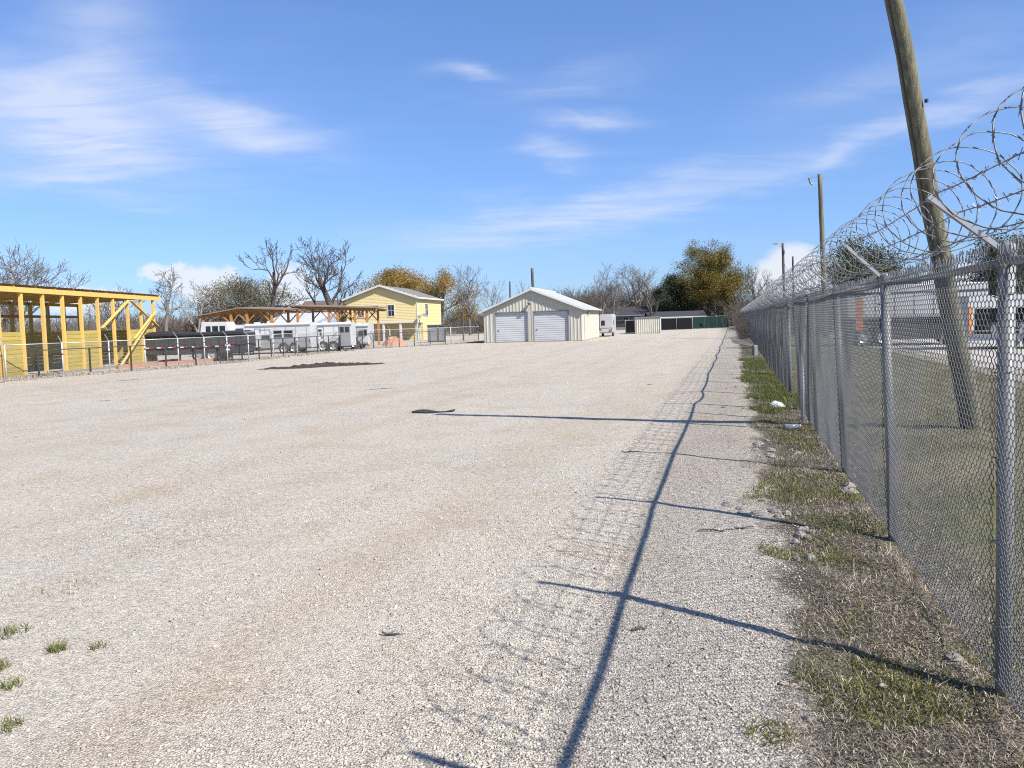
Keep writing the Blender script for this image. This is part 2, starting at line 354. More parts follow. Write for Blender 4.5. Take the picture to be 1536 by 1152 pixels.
# wheel-worn bands running up the lot
tr = t.noise(t.scale(t.new('ShaderNodeCombineXYZ').outputs[0], (1, 1, 1)), 1)
cb = t.new('ShaderNodeCombineXYZ'); t.l.new(d, cb.inputs[0]); t.l.new(t.math('MULTIPLY', s, .05), cb.inputs[1])
g0 = t.mix(t.step(t.noise(cb.outputs[0], .55, 3, .5), .48, .66, 0, .55), g0, t.mix(1., g0, (.90, .86, .80), 'MULTIPLY'))
dirt = t.mix(t.step(fine2, .38, .62), (.12, .098, .072), (.24, .20, .15))
dirt = t.mix(t.step(fine, .42, .58), dirt, (.05, .042, .032))
dirt = t.mix(t.step(t.noise(flat, .75, 4, .6), .56, .70, 0, .6), dirt, (.105, .115, .04))
fld = t.mix(t.step(t.noise(flat, .5, 5, .62), .40, .60), (.13, .125, .055), (.235, .195, .125))
fld = t.mix(t.step(fine, .42, .66), fld, (.11, .10, .05))
edge = t.math('ADD', t.math('ADD', d, 1.0), t.math('ADD', t.math('MULTIPLY', t.math('SUBTRACT', t.noise(flat, 1.3, 4, .6), .5), 1.0), t.math('MULTIPLY', t.math('SUBTRACT', fine2, .5), .45)))
vm = t.step(edge, -.12, .12)
far = t.step(s, 128, 131)
c = t.mix(vm, g0, dirt)
c = t.mix(t.step(t.math('ADD', d, t.math('MULTIPLY', mid, .8)), .5, 1.0), c, fld)
c = t.mix(t.step(t.math('ADD', d, t.math('MULTIPLY', mid, 1.4)), 6.6, 7.3), c, t.mix(.5, g0, (.46, .44, .40)))
c = t.mix(t.step(t.math('ADD', d, t.math('MULTIPLY', mid, 3.)), 24, 26), c, fld)
c = t.mix(far, c, fld)
t._in(p.inputs['Base Color'], c); p.inputs['Roughness'].default_value = .95; p.inputs['Specular IOR Level'].default_value = .15
hgt = t.math('ADD', t.math('MULTIPLY', v1.outputs['Distance'], -1.1), t.math('ADD', t.math('MULTIPLY', fine, .8), t.math('MULTIPLY', v3.outputs['Distance'], -.22)))
t._in(p.inputs['Normal'], t.bump(hgt, .62, .018))
ground = link_mesh('ground', gv, gf, gm, None, True); ground['kind'] = 'structure'; ground['label'] = 'pale gravel lot with a rough weedy strip along the wire fence'

rng = np.random.default_rng(11)
# ------------------------------------------------------------------ loose stones and blades (uncountable)
def scatter_view(n, r0, r1, a0=-36, a1=40, p=1.0):
    """points spread over the ground in a sector, thinning with distance"""
    u = rng.random(n); r = (r0 ** (2 - p) + u * (r1 ** (2 - p) - r0 ** (2 - p))) ** (1 / (2 - p)); a = np.radians(rng.uniform(a0, a1, n))
    return r * np.sin(a), r * np.cos(a)
def pebbles(name, x, y, size, mat, label):
    n = len(x)
    base = np.array([(1, 0, 0), (0, 1, 0), (-1, 0, 0), (0, -1, 0), (0, 0, 1), (0, 0, -1)], float)
    tri = np.array([(0, 1, 4), (1, 2, 4), (2, 3, 4), (3, 0, 4), (1, 0, 5), (2, 1, 5), (3, 2, 5), (0, 3, 5)])
    sc = size[:, None, None] * np.stack([rng.uniform(.7, 1.3, n), rng.uniform(.6, 1.1, n), rng.uniform(.4, .75, n)], -1)[:, None, :]
    v = base[None] * sc * rng.uniform(.75, 1.25, (n, 6, 1)); a = rng.random(n) * 6.28; ca, sa = np.cos(a)[:, None], np.sin(a)[:, None]
    vx = v[..., 0] * ca - v[..., 1] * sa; vy = v[..., 0] * sa + v[..., 1] * ca; vz = v[..., 2] + rng.uniform(-.5, .5, (n, 1)) * v[..., 0]
    z = gh(x, y)
    V = np.stack([vx + x[:, None], vy + y[:, None], vz + z[:, None] + size[:, None] * .15], -1).reshape(-1, 3)
    F = (tri[None] + (np.arange(n) * 6)[:, None, None]).reshape(-1, 3)
    o = link_mesh(name, V, F, mat); o['kind'] = 'stuff'; tag(o, label, 'gravel'); return o
x, y = scatter_view(130000, 2.6, 13, p=1.5)
s_, d_ = sd(x, y); keep = (verge(x, y) < rng.random(len(x)) * .6 + .05) & (d_ < .2)
dens = vnoise(x * .9, y * .9, 21) * .8 + vnoise(x * 3, y * 3, 22) * .4 + np.clip((d_ + 4.2) / 3, 0, .5); keep &= rng.random(len(x)) < np.clip((dens - .3) * 1.2, .13, 1)
x, y = x[keep], y[keep]
pebbles('gravel', x, y, rng.gamma(2.4, .0017, len(x)) + .0026, pebm, 'small pale limestone pebbles strewn over the open lot')
x, y = scatter_view(150, 3, 30, p=1.1); k = sd(x, y)[1] < -.5; x, y = x[k], y[k]
pebbles('loose_stones', x, y, rng.gamma(3, .004, len(x)) + .010, pebm, 'larger loose stones scattered among the fine gravel')
def blades(name, x, y, h, w, lean, mat, label, cat='grass', curl=.5, z=None, parent=None):
    n = len(x); z = gh(x, y) if z is None else z
    a = rng.random(n) * 6.283; l = h * lean; dx, dy = np.cos(a) * l, np.sin(a) * l; up = np.sqrt(np.maximum(h * h - l * l, (h * .08) ** 2))
    b = rng.random(n) * 6.283; px, py = np.cos(b) * w / 2, np.sin(b) * w / 2
    c = curl * rng.random(n)
    P0 = np.stack([x - px, y - py, z - .004], -1); P1 = np.stack([x + px, y + py, z - .004], -1)
    P2 = np.stack([x + dx * .5 + px * .8, y + dy * .5 + py * .8, z + up * .62], -1); P3 = np.stack([x + dx * .5 - px * .8, y + dy * .5 - py * .8, z + up * .62], -1)
    P4 = np.stack([x + dx * (1 + c * .4), y + dy * (1 + c * .4), z + up * (1 - c * .45)], -1)
    V = np.stack([P0, P1, P2, P3, P4], 1).reshape(-1, 3); o_ = (np.arange(n) * 5)[:, None]
    F = np.concatenate([np.array([[0, 1, 2]]) + o_, np.array([[0, 2, 3]]) + o_, np.array([[3, 2, 4]]) + o_])
    o = link_mesh(name, V, F, mat, parent)
    o['kind'] = 'stuff'
    if parent is None: tag(o, label, cat)
    return o
def strip_pts(n, s0, s1, d0, d1, p=1.3):
    u = rng.random(n); off = 4.5
    s = ((s0 + off) ** (2 - p) + u * ((s1 + off) ** (2 - p) - (s0 + off) ** (2 - p))) ** (1 / (2 - p)) - off if p != 2 else 0
    return (*xy(s, rng.uniform(d0, d1, n)),)
x, y = strip_pts(170000, -1.5, 34, -1.9, .5, 1.6); k = verge(x, y) > rng.random(len(x)) * .9 + .05; x, y = x[k], y[k]
n = len(x); blades('dry_grass_litter', x, y, rng.gamma(3, .0105, n) + .008, rng.uniform(.002, .0055, n), rng.uniform(.6, .995, n), straw, 'dead brown grass and straw matted along the fence foot', curl=1.)
x, y = strip_pts(90000, -1.5, 30, -1.5, .5, 1.55); s_, d_ = sd(x, y)
gd = vnoise(x * 1.6, y * 1.6, 31) * .65 + vnoise(x * 5, y * 5, 32) * .35 + .22 * np.exp(-((s_ - .3) / 1.2) ** 2) * (d_ > -.75) + .0
k = (verge(x, y) > .6) & (gd > rng.random(len(x)) * .22 + .49); x, y = x[k], y[k]; n = len(x)
blades('green_weeds', x, y, rng.gamma(4, .010, n) + .012, rng.uniform(.004, .010, n), rng.uniform(.35, .9, n), strawg, 'low green weeds growing through the dead grass by the fence', 'weeds')
x, y = strip_pts(42000, 11.5, 31, -1.15, .15, 1.5); s_, d_ = sd(x, y); k = (rng.random(len(x)) < np.clip((vnoise(x * .8, y * .8, 41) * .6 + vnoise(x * 2.6, y * 2.6, 42) * .4 - .3) * 2.6, 0, 1)) & (verge(x, y) > .35); x, y = x[k], y[k]; n = len(x)
blades('green_grass_strip', x, y, rng.gamma(5, .016, n) + .03, rng.uniform(.006, .012, n), rng.uniform(.2, .8, n), tuftg, 'bright green grass patch under the bent stretch of fence')
x, y = strip_pts(130000, -2, 40, .2, 7.5, 1.4); k = rng.random(len(x)) < .35 + vnoise(x * .8, y * .8, 51); x, y = x[k], y[k]; n = len(x)
blades('field_grass', x, y, rng.gamma(4, .013, n) + .02, rng.uniform(.004, .009, n), rng.uniform(.4, .95, n), fieldg, 'short mottled grass in the field beyond the wire fence')

# ------------------------------------------------------------------ wire mesh fabric
def wire_tubes(polys, r, n=3):
    """polys: (W, K, 3) equally long polylines -> tube mesh"""
    W, K, _ = polys.shape
    t_ = np.zeros_like(polys); t_[:, 1:-1] = polys[:, 2:] - polys[:, :-2]; t_[:, 0] = polys[:, 1] - polys[:, 0]; t_[:, -1] = polys[:, -1] - polys[:, -2]
    t_ /= np.linalg.norm(t_, axis=-1, keepdims=True) + 1e-9
    ref = np.array([.31, .95, .05]); a = np.cross(t_, ref); a /= np.linalg.norm(a, axis=-1, keepdims=True) + 1e-9; b = np.cross(t_, a)
    ang = np.arange(n) * 2 * np.pi / n
    V = polys[:, :, None, :] + r * (a[:, :, None, :] * np.cos(ang)[:, None] + b[:, :, None, :] * np.sin(ang)[:, None])
    i = np.arange(W * K * n).reshape(W, K, n); j = np.roll(i, -1, 2)
    F = np.stack([i[:, :-1], j[:, :-1], j[:, 1:], i[:, 1:]], -1).reshape(-1, 4)
    return V.reshape(-1, 3), F
def fabric_mesh(name, L, Ht, w, h, r, mat, z0=.02, tips=.05, thick=.005, wob=.004, seed=3, bulge=0.):
    rg = np.random.default_rng(seed)
    nw = int(round(L / (w / 2))); nk = int(round(Ht / (h / 2))); wv = L / nw
    z = np.linspace(z0, z0 + Ht, 2 * nk + 1); K = len(z)
    j = np.arange(nw)[:, None]; k = np.arange(K)[None, :]
    ph = (k / 2.) + (j % 2)
    tri = np.abs(((ph) % 2) - 1)                       # 0..1 zigzag
    x = (j + tri) * wv
    side = np.where(k % 2 == 1, np.where(((ph - .5) % 2) < 1, 1, -1), 0) * thick
    zz = np.broadcast_to(z[None], x.shape).copy()
    wx = (vnoise(x * 2.1, zz * 2.1, seed) - .5) * wob * 2; wy = (vnoise(x * 1.3, zz * 1.3, seed + 1) - .5) * wob * 9
    bl = bulge * np.sin(np.pi * np.clip(x / L, 0, 1)) * (1 - zz / (Ht + .1)) ** 1.2
    V, F = wire_tubes(np.stack([x + wx, side + wy - bl, zz], -1), r)
    if tips:
        X = (np.arange(nw + 1) * wv)[:, None]; sg = np.where(np.arange(nw + 1) % 2, 1, -1)[:, None] * .008
        P = np.stack([np.concatenate([X, X + sg + rg.normal(0, .003, X.shape), X + sg * .4 + rg.normal(0, .006, X.shape)], 1),
                      np.concatenate([0 * X, rg.normal(0, .003, X.shape), rg.normal(0, .008, X.shape)], 1),
                      np.concatenate([0 * X + z0 + Ht, 0 * X + z0 + Ht + tips * .5, z0 + Ht + tips * rg.uniform(.8, 1.25, X.shape)], 1)], -1)
        V2, F2 = wire_tubes(P, r * 1.25); F = np.concatenate([F, F2 + len(V)]); V = np.concatenate([V, V2])
    me_o = link_mesh(name, V, F, mat, None, True); me = me_o.data; bpy.data.objects.remove(me_o); return me

# ------------------------------------------------------------------ tall security fence along the lot
FH = 2.33
fence = thing('security_fence', 'tall galvanised chain-link fence with angled arms and barbed wire beside the gravel lot', 'fence', (float(A0[0]), float(A0[1]), 0), -math.atan2(FT[0], FT[1]) + math.pi / 2)
# local frame: x runs along the fence, +y is the lot side
SP = [-5.4, -2.42, 0, 2.85, 5.85, 9.1] + [9.1 + 3.05 * i for i in range(1, 38)]
LEAN = [0, 0, 0, .028, .04, .03, .05, .02, .01, .04, .02] + [random.Random(i).uniform(-.01, .04) for i in range(40)]
fabA = fabric_mesh('chain_link_mesh', 3.05, FH - .06, .064, .066, .0029, wirem, z0=.05, tips=.055)
fabB = fabric_mesh('chain_link_mesh', 3.05, FH - .06, .064, .066, .0029, wirem, z0=.05, tips=.055, seed=9, bulge=.42, wob=.012)
post_me = MB().tube([(0, 0, -.3), (0, 0, FH + .0)], .040, 14).build('post', galv, None, True).data
arm = MB(); arm.prism([(-.022, -.012), (.022, -.012), (.022, .012), (.012, .012), (.012, -.004), (-.012, -.004), (-.012, .012), (-.022, .012)], 'z', 0, .46)
arm_o = arm.build('barb_arm', armm); arm_me = arm_o.data
cap_o = MB().tube([(0, 0, -.05), (0, 0, .035), (0, 0, .055)], [.046, .046, .02], 12).build('post_cap', galv, None, True); cap_me = cap_o.data
for o in list(C.objects):
    if o.name in ('post', 'barb_arm', 'post_cap'): bpy.data.objects.remove(o)
def lean_top(i, z=FH): return math.sin(LEAN[i]) * z
for i, sx in enumerate(SP):
    po = link('post', post_me, fence); po.location = (sx, 0, 0); po.rotation_euler = (-LEAN[i], 0, 0)
    cp = link('post_cap', cap_me, po); cp.location = (0, 0, FH)
    am = link('barb_arm', arm_me, po); am.location = (0, .02, FH + .01); am.rotation_euler = (-R(45 + random.Random(i).uniform(-4, 4)), 0, 0)
    if i < len(SP) - 1:
        L = SP[i + 1] - sx
        fa = link('chain_link_mesh', fabB if i in (6,) else fabA, fence); ml = (LEAN[i] + LEAN[i + 1]) / 2
        fa.location = (sx, .046, 0); fa.scale = (L / 3.05, 1, 1); fa.rotation_euler = (-ml, 0, math.atan2(lean_top(i + 1, 0), L))
        y0, y1 = lean_top(i) * .97, lean_top(i + 1) * .97
        sag = random.Random(i + 5).uniform(0, .03) + (.10 if i == 6 else 0)
        pts = [(sx + L * k / 6, y0 + (y1 - y0) * k / 6 + .0, FH - .045 - sag * math.sin(math.pi * k / 6)) for k in range(7)]
        MB().tube(pts, .023, 10).build('top_rail', galv, fence, True)
        MB().tube([(a, y * 0 + .046 + .01 * math.sin(a * 9), .07) for a, y, z in pts], .003, 5).build('tension_wire', wirem, fence)
# tie wires round the nearest posts
for i in range(2, 7):
    for z in (.35, .8, 1.25, 1.7, 2.1):
        yy = lean_top(i, z); m = MB(); m.tube([(SP[i] + .046 * math.cos(a), yy + .012 + .05 * math.sin(a), z + .004 * a) for a in np.linspace(0, 6.6, 15)], .0028, 4)
        m.build('tie_wire', wirem, fence)
# barbed wires at three heights on the arms
def strand(frac, seed):
    rg = random.Random(seed); m = MB(); pts = []
    for i in range(len(SP) - 1):
        for k in range(6):
            q = k / 6; s_ = SP[i] + (SP[i + 1] - SP[i]) * q; base = lean_top(i) * (1 - q) + lean_top(i + 1) * q
            sg = math.sin(math.pi * q) * .035
            pts.append((s_, base + .02 + .46 * frac * .7, FH + .02 + .46 * frac * .7 - sg + rg.uniform(-.004, .004)))
    m.tube(pts, .0032, 4)
    for i in range(len(pts) - 1):
        a, b = Vector(pts[i]), Vector(pts[i + 1]); nb = 4 if pts[i][0] < 25 else 2
        for k in range(nb):
            c_ = a.lerp(b, (k + rg.random() * .3) / nb)
            for q in range(2):
                v = Vector((rg.uniform(-.3, .3), rg.uniform(-1, 1), rg.uniform(-1, 1))).normalized() * .024
                m.tube([c_ - v, c_ + v], .0019, 3, False)
    m.build('barbed_wire', wirem, fence)
strand(.30, 1); strand(.63, 2); strand(.95, 3)
# concertina coil resting on the arms
def coil(name, s0, s1, pitch, rad, cy, cz, seed, label, seg=34, r=.0035, barb=.10):
    rg = random.Random(seed); pts = []; a = rg.random() * 6; s_ = s0; rr = rad; P = pitch; dy = dz = tw = 0
    while s_ < s1:
        st = 2 * math.pi / seg; a += st; s_ += P / seg
        P += ((pitch * rg.uniform(.2, 2.0)) - P) * .06; rr += (rad * rg.uniform(.7, 1.2) - rr) * .07; dy += (rg.uniform(-.09, .09) - dy) * .05; dz += (rg.uniform(-.09, .07) - dz) * .05; tw += (rg.uniform(-.12, .12) - tw) * .06
        yy = cy + dy + rr * math.cos(a); zz = cz + dz + rr * math.sin(a) * .96
        pts.append(Vector((s_ + tw * math.cos(a) + .09 * math.sin(a), yy, zz)))
    V, F = wire_tubes(np.array([[tuple(q) for q in pts]]), r, 4)
    bm_ = MB(); acc = 0
    for i in range(1, len(pts) - 1):
        acc += (pts[i] - pts[i - 1]).length
        if acc > barb:
            acc = 0; tg = (pts[i + 1] - pts[i - 1]).normalized(); nn = Vector((1, 0, 0)); nn = (nn - tg * nn.dot(tg)).normalized(); k = nn.cross(tg) * .003
            for sg in (1, -1):
                bm_.add([pts[i] - tg * .010 + k, pts[i] + tg * .010 - k, pts[i] + tg * .026 + nn * .022 * sg, pts[i] - tg * .026 + nn * .022 * sg], [(0, 1, 2), (0, 3, 1), (0, 2, 1)])
    o = thing(name, label, 'razor wire', fence.location, fence.rotation_euler.z)
    link_mesh('coil_strip', V, F, razor, o, True)
    if bm_.v: bm_.build('razor_barbs', razor, o)
    return o
coil('razor_wire_coil', -5.5, 20, .36, .30, .13, FH + .36, 4, 'looping razor wire coil riding over the tall fence along its first open stretch')
coil('razor_wire_coil', 4.9, 24, .36, .24, .26, FH + .22, 8, 'tangled second razor wire coil heaped on the arms of the tall fence', seg=26)
coil('razor_wire_coil', 20, 119, .62, .25, .17, FH + .27, 12, 'razor wire coil on the fence stretch leading to the far gate', seg=16, r=.005, barb=.2)
# extra pipe leaning in the bent stretch
pp = thing('loose_fence_pipe', 'pale loose pipe leaning upright in the bent stretch of fence', 'pipe', (*xy(10.6, -.12), 0), fence.rotation_euler.z)
MB().tube([(0, 0, -.1), (-.06, -.02, 1.2), (.05, -.10, 2.5)], .032, 10).build('pipe_tube', tinw, pp, True); MB().tube([(.05, -.10, 2.48), (.052, -.10, 2.52)], [.038, .038], 10).build('pipe_end', galv, pp)

# ------------------------------------------------------------------ utility poles
def pole(label, base, lean, ztop, r0, r1, extras=None, name='utility_pole', group=None, mat=None):
    o = thing(name, label, 'pole', (base[0], base[1], float(gh(base[0], base[1]))), 0, group)
    m = MB(); rg = random.Random(int(base[0] * 7)); k = 14
    m.tube([(lean[0] * z + rg.uniform(-.012, .012), lean[1] * z + rg.uniform(-.012, .012), z) for z in np.linspace(-.6, ztop, k)], list(np.linspace(r0, r1, k)), 16)
    m.build('pole_shaft', mat or polewood, o, True)
    if extras: extras(o, lean, ztop)
    return o
def bigx(o, lean, zt):
    L = lambda z, dx=0, dy=0: (lean[0] * z + dx, lean[1] * z + dy, z)
    MB().tube([L(z, -.155 + .006 * z, -.05) for z in np.linspace(.2, zt - .4, 12)], .017, 8).build('ground_conduit', darksteel, o, True)
    MB().tube([L(5.2, .125, -.10), L(5.2, .15, -.13)], .03, 8).build('bolt', darksteel, o)
pole('thick olive wooden utility pole leaning hard over the fence', (7.8, 12.4), (-.303, -.20), 8.8, .178, .10, bigx)
def lampx(o, lean, zt):
    m = MB(); m.tube([(0, 0, zt - .35), (-.5, 0, zt - .2), (-1.15, 0, zt - .25)], .012, 5); m.build('lamp_bracket', darksteel, o)
    MB().tube([(-1.1, 0, zt - .22), (-1.3, 0, zt - .3), (-1.2, 0, zt - .7), (-1.0, 0, zt - .85)], [.05, .09, .06, .07], 6).build('lamp_head', galv, o)
pole('tall bare wooden pole with a small hooked lamp bracket', (25.75, 60), (-.032, 0), 13.2, .22, .17, lampx)
def armx(o, lean, zt):
    MB().tube([(0, 0, zt - .9), (-.5, 0, zt - .5), (-1.1, 0, zt - .1)], .04, 6).build('lamp_bracket', galv, o)
    MB().box(-1.6, -1.0, -.12, .12, zt - .15, zt + .02).build('lamp_head', galv, o)
    MB().tube([(-.1, -.2, zt - 1.6), (-.1, -.2, zt - 1.1)], .12, 8).build('transformer_can', galv, o)
pole('distant wooden pole carrying a street lamp arm above the razor wire', (41.1, 110), (-.02, 0), 12.5, .22, .17, armx, mat=poledark)
pole('short distant bare pole past the lamp pole', (54, 140), (-.01, 0), 12.8, .2, .16, mat=poledark)
pole('thick dark pole standing behind the cream garage roof', (3.6, 110), (-.02, 0), 9.9, .24, .2, mat=poledark)
pole('thin dark pole among bare trees behind the garage', (-.05, 120), (.01, 0), 8.6, .16, .12, mat=poledark)
pole('slim grey pole beside the orange tree behind the far fence', (-5.6, 86), (0, 0), 5.2, .09, .08, mat=poledark)
wl = thing('overhead_wire', 'thin overhead wire strung from the lamp pole past the fence', 'wire', (41.1, 110, 0))
MB().tube([(0 + 14 * q, 30 * q, 9.2 - 1.2 * math.sin(math.pi * q) + .3 * q) for q in np.linspace(0, 1, 10)], .02, 4).build('wire_span', darksteel, wl)
MB().tube([(0, 0, 9.1), (0, 0, 9.35)], .06, 6).build('wire_clamp', darksteel, wl)

# ------------------------------------------------------------------ cream two-door garage
def corrug(m, p0, p1, z0, ztop, pitch=.32, dep=.036, normal=(0, -1)):
    """ribbed sheet from p0 to p1 (x,y); ztop is a function of the fraction along"""
    p0 = np.array(p0, float); p1 = np.array(p1, float); L = np.hypot(*(p1 - p0)); n = int(L / pitch); prof = ((0, 0), (.55, 0), (.66, 1), (.89, 1))
    xs = []
    for i in range(n):
        for a, b in prof: xs.append(((i + a) / n, b * dep))
    xs.append((1., 0)); nv = np.array(normal, float)
    vs = []
    for q, o_ in xs:
        x, y = p0 + (p1 - p0) * q + nv * o_; vs += [(x, y, z0 if not callable(z0) else z0(q)), (x, y, ztop(q))]
    m.add(vs, [(2 * i, 2 * i + 2, 2 * i + 3, 2 * i + 1) for i in range(len(xs) - 1)])
GW, GL, EH, RH = 9.75, 12.5, 3.12, 5.12
ga = thing('garage', 'cream ribbed metal garage with two white roller doors on the lot', 'garage', (-2.65, 72.4, 0), R(-14))
top = lambda q: EH + (RH - EH) * (1 - abs(2 * q - 1))
doors = ((1.16, 4.42), (5.02, 8.42)); DH = 2.93
m = MB(); segs = [(0, doors[0][0]), (doors[0][1], doors[1][0]), (doors[1][1], GW)]
for a, b in segs: corrug(m, (a, 0), (b, 0), 0, lambda q, a=a, b=b: top((a + (b - a) * q) / GW))
for a, b in doors: corrug(m, (a, 0), (b, 0), DH, lambda q, a=a, b=b: top((a + (b - a) * q) / GW))
m.build('front_wall', creamw, ga)
m = MB(); corrug(m, (GW, 0), (GW, GL), 0, lambda q: EH, normal=(1, 0)); m.build('side_wall', creamw, ga)
m = MB(); corrug(m, (0, GL), (0, 0), 0, lambda q: EH, normal=(-1, 0)); m.build('side_wall', creamw, ga)
m = MB(); corrug(m, (GW, GL), (0, GL), 0, lambda q: top(q), normal=(0, 1)); m.build('back_wall', creamw, ga)
sl = (RH - EH) / (GW / 2); ov = .42; fo = .36
for sg in (-1, 1):
    m = MB(); n = 44
    for i in range(n):
        y0 = -fo + (GL + fo + .3) * i / n; w = (GL + fo + .3) / n
        xe = -ov if sg < 0 else GW + ov; ze = EH - sl * ov + .06
        for (ya, yb, h) in ((y0, y0 + w * .8, .0), (y0 + w * .8, y0 + w, .035)):
            m.add([(xe, ya, ze + h), (GW / 2, ya, RH + .06 + h), (GW / 2, yb, RH + .06 + h), (xe, yb, ze + h), (xe, ya, ze - .03), (GW / 2, ya, RH + .03), (GW / 2, yb, RH + .03), (xe, yb, ze - .03)],
                  [(0, 1, 2, 3), (7, 6, 5, 4), (0, 4, 5, 1), (3, 2, 6, 7), (0, 3, 7, 4)])
    r_ = m.build('roof_slope', tinw, ga)
    m = MB(); m.beam((xe, -fo - .012, ze - .05), (GW / 2, -fo - .012, RH - .02), .03, .16); m.build('rake_trim', trimw, r_)
MB().tube([(GW / 2, -fo, RH + .10), (GW / 2, GL + .3, RH + .10)], .09, 6).build('ridge_cap', tinw, ga)
for k, (a, b) in enumerate(doors):
    o = None; m = MB(); n = 14; prof = []
    for i in range(n): 
        z = DH * i / n; prof += [(.16, z), (.13, z + .03), (.13, z + DH / n - .04), (.16, z + DH / n - .015)]
    prof.append((.16, DH)); vs = []
    for y_, z_ in prof: vs += [(a + .03, y_, z_), (b - .03, y_, z_)]
    m.add(vs, [(2 * i, 2 * i + 1, 2 * i + 3, 2 * i + 2) for i in range(len(prof) - 1)])
    o = m.build('roller_door', doorw, ga)
    m = MB(); m.box(a - .06, a + .03, -.045, .20, 0, DH + .08); m.box(b - .03, b + .06, -.045, .20, 0, DH + .08); m.box(a + .03, b - .03, -.045, .20, DH, DH + .08); m.build('door_frame', greyw, o)
    MB().box(a + .18, a + .34, .09, .13, 1.15, 1.22).build('door_handle', darksteel, o)
    MB().box(a + .05, b - .05, .10, .13, .02, .10).build('bottom_bar', galv, o)
lm = MB(); lm.tube([(4.72, -.03, 3.75), (4.72, -.12, 3.83), (4.72, -.2, 3.82)], .035, 6); lm.build('lamp_arm', galv, ga)
MB().tube([(4.72, -.15, 3.83), (4.72, -.2, 3.83), (4.72, -.38, 3.78), (4.72, -.5, 3.70)], [.06, .13, .2, .16], 10).build('lamp_head', galv, ga)
MB().box(-.06, GW + .06, -.07, GL + .06, -.2, .07).build('slab', conc, ga)
MB().tube([(GW + .06, 1.2, .1), (GW + .06, 1.2, EH - .2), (GW + ov - .05, 1.2, EH - .25)], .05, 6).build('downpipe', creamw, ga)
MB().box(GW + .04, GW + .2, 3.2, 3.6, 2.5, 2.85).build('vent_box', greyw, ga)

# ------------------------------------------------------------------ yellow two-storey house
hh = thing('yellow_house', 'pale yellow two-storey house with grey roof and a porch under its gable', 'house', (-12.1, 95, 0), R(-10))
HW, HL, HE, HR = 9.6, 11.5, 5.62, 7.2; PZ = 2.28; PD = 2.4
def sided(m, pts, ztop, zbot, course=.2, nrm=(0, -1)):
    """lap siding: courses, each tilted a little"""
    (x0, y0), (x1, y1) = pts
    z = zbot
    while z < ztop - 1e-3:
        z2 = min(z + course, ztop); o0 = .022; m.add([(x0 + nrm[0] * o0, y0 + nrm[1] * o0, z), (x1 + nrm[0] * o0, y1 + nrm[1] * o0, z), (x1, y1, z2), (x0, y0, z2), (x0, y0, z), (x1, y1, z)], [(0, 1, 2, 3), (4, 5, 1, 0)]); z = z2
m = MB(); sided(m, ((-HW, 0), (0, 0)), HE, PZ + .22)
zz = HE
while zz < HR - .02:
    q = (HR - zz) / (HR - HE) * HW / 2; sided(m, ((-HW / 2 - q, 0), (-HW / 2 + q, 0)), min(zz + .2, HR), zz); zz += .2
m.build('gable_wall', yellow, hh)
m = MB(); sided(m, ((0, 0), (0, HL)), HE, PZ + .22, nrm=(1, 0)); sided(m, ((0, PD), (0, HL)), PZ + .22, 0, nrm=(1, 0)); m.build('side_wall', yellow, hh)
m = MB(); sided(m, ((-HW, PD), (0, PD)), PZ + .1, 0); m.build('porch_wall', yellow, hh)
m = MB(); m.box(-HW, -.02, .02, HL - .02, PZ + .2, HE - .02); m.box(-HW, -.03, PD + .03, HL - .03, 0, PZ + .1); m.build('house_core', yellow, hh)
MB().box(-HW - .03, .03, -.05, PD + .02, PZ, PZ + .22).build('porch_beam', trimw, hh)
for x in (-9.2, -6.9, -4.6, -2.3, -.12): MB().box(x - .13, x + .13, .02, .28, 0, PZ).build('porch_column', trimw, hh)
for sg in (-1, 1):
    xe = -HW / 2 + sg * (HW / 2 + .4); ze = HE - .4 * (HR - HE) / (HW / 2) + .05; xr = -HW / 2
    m = MB(); m.add([(xe, -.45, ze), (xr, -.45, HR + .08), (xr, HL + .4, HR + .08), (xe, HL + .4, ze), (xe, -.45, ze - .12), (xr, -.45, HR - .04), (xr, HL + .4, HR - .04), (xe, HL + .4, ze - .12)], [(0, 1, 2, 3), (7, 6, 5, 4), (0, 3, 7, 4), (0, 4, 5, 1), (2, 6, 7, 3)])
    r_ = m.build('roof_slope', shingle, hh)
    MB().beam((xe, -.47, ze - .06), (xr, -.47, HR + .02), .05, .24).build('rake_trim', trimw, r_)
    MB().beam((xe + sg * .03, -.45, ze - .07), (xe + sg * .03, HL + .4, ze - .07), .05, .2).build('gutter', trimw, r_)
MB().box(.0, .05, -.05, .12, 0, HE).build('corner_trim', trimw, hh); MB().box(-.1, .05, HL - .1, HL + .02, 0, HE).build('corner_trim', trimw, hh)
def window(parent, x0, x1, z0, z1, y=0., mull=1, rows=2, axis='y', fr=.1, name='window'):
    m = MB(); m.box(x0 - fr, x1 + fr, y - .07, y + .03, z0 - fr, z0); m.box(x0 - fr, x1 + fr, y - .07, y + .03, z1, z1 + fr); m.box(x0 - fr, x0, y - .07, y + .03, z0, z1); m.box(x1, x1 + fr, y - .07, y + .03, z0, z1)
    o = m.build(name, trimw, parent)
    MB().box(x0, x1, y - .025, y + .01, z0, z1).build('pane', glassd, o)
    m = MB()
    for i in range(1, mull + 1): xx = x0 + (x1 - x0) * i / (mull + 1); m.box(xx - .02, xx + .02, y - .05, y - .02, z0, z1)
    for i in range(1, rows): zz = z0 + (z1 - z0) * i / rows; m.box(x0, x1, y - .055, y - .03, zz - .02, zz + .02)
    m.build('glazing_bar', trimw, o); return o
for x0, x1, z0, z1 in ((-3.85, -3.05, 3.25, 4.65), (-5.95, -5.15, 3.85, 4.65), (-8.0, -7.2, 3.2, 4.6)): window(hh, x0, x1, z0, z1)
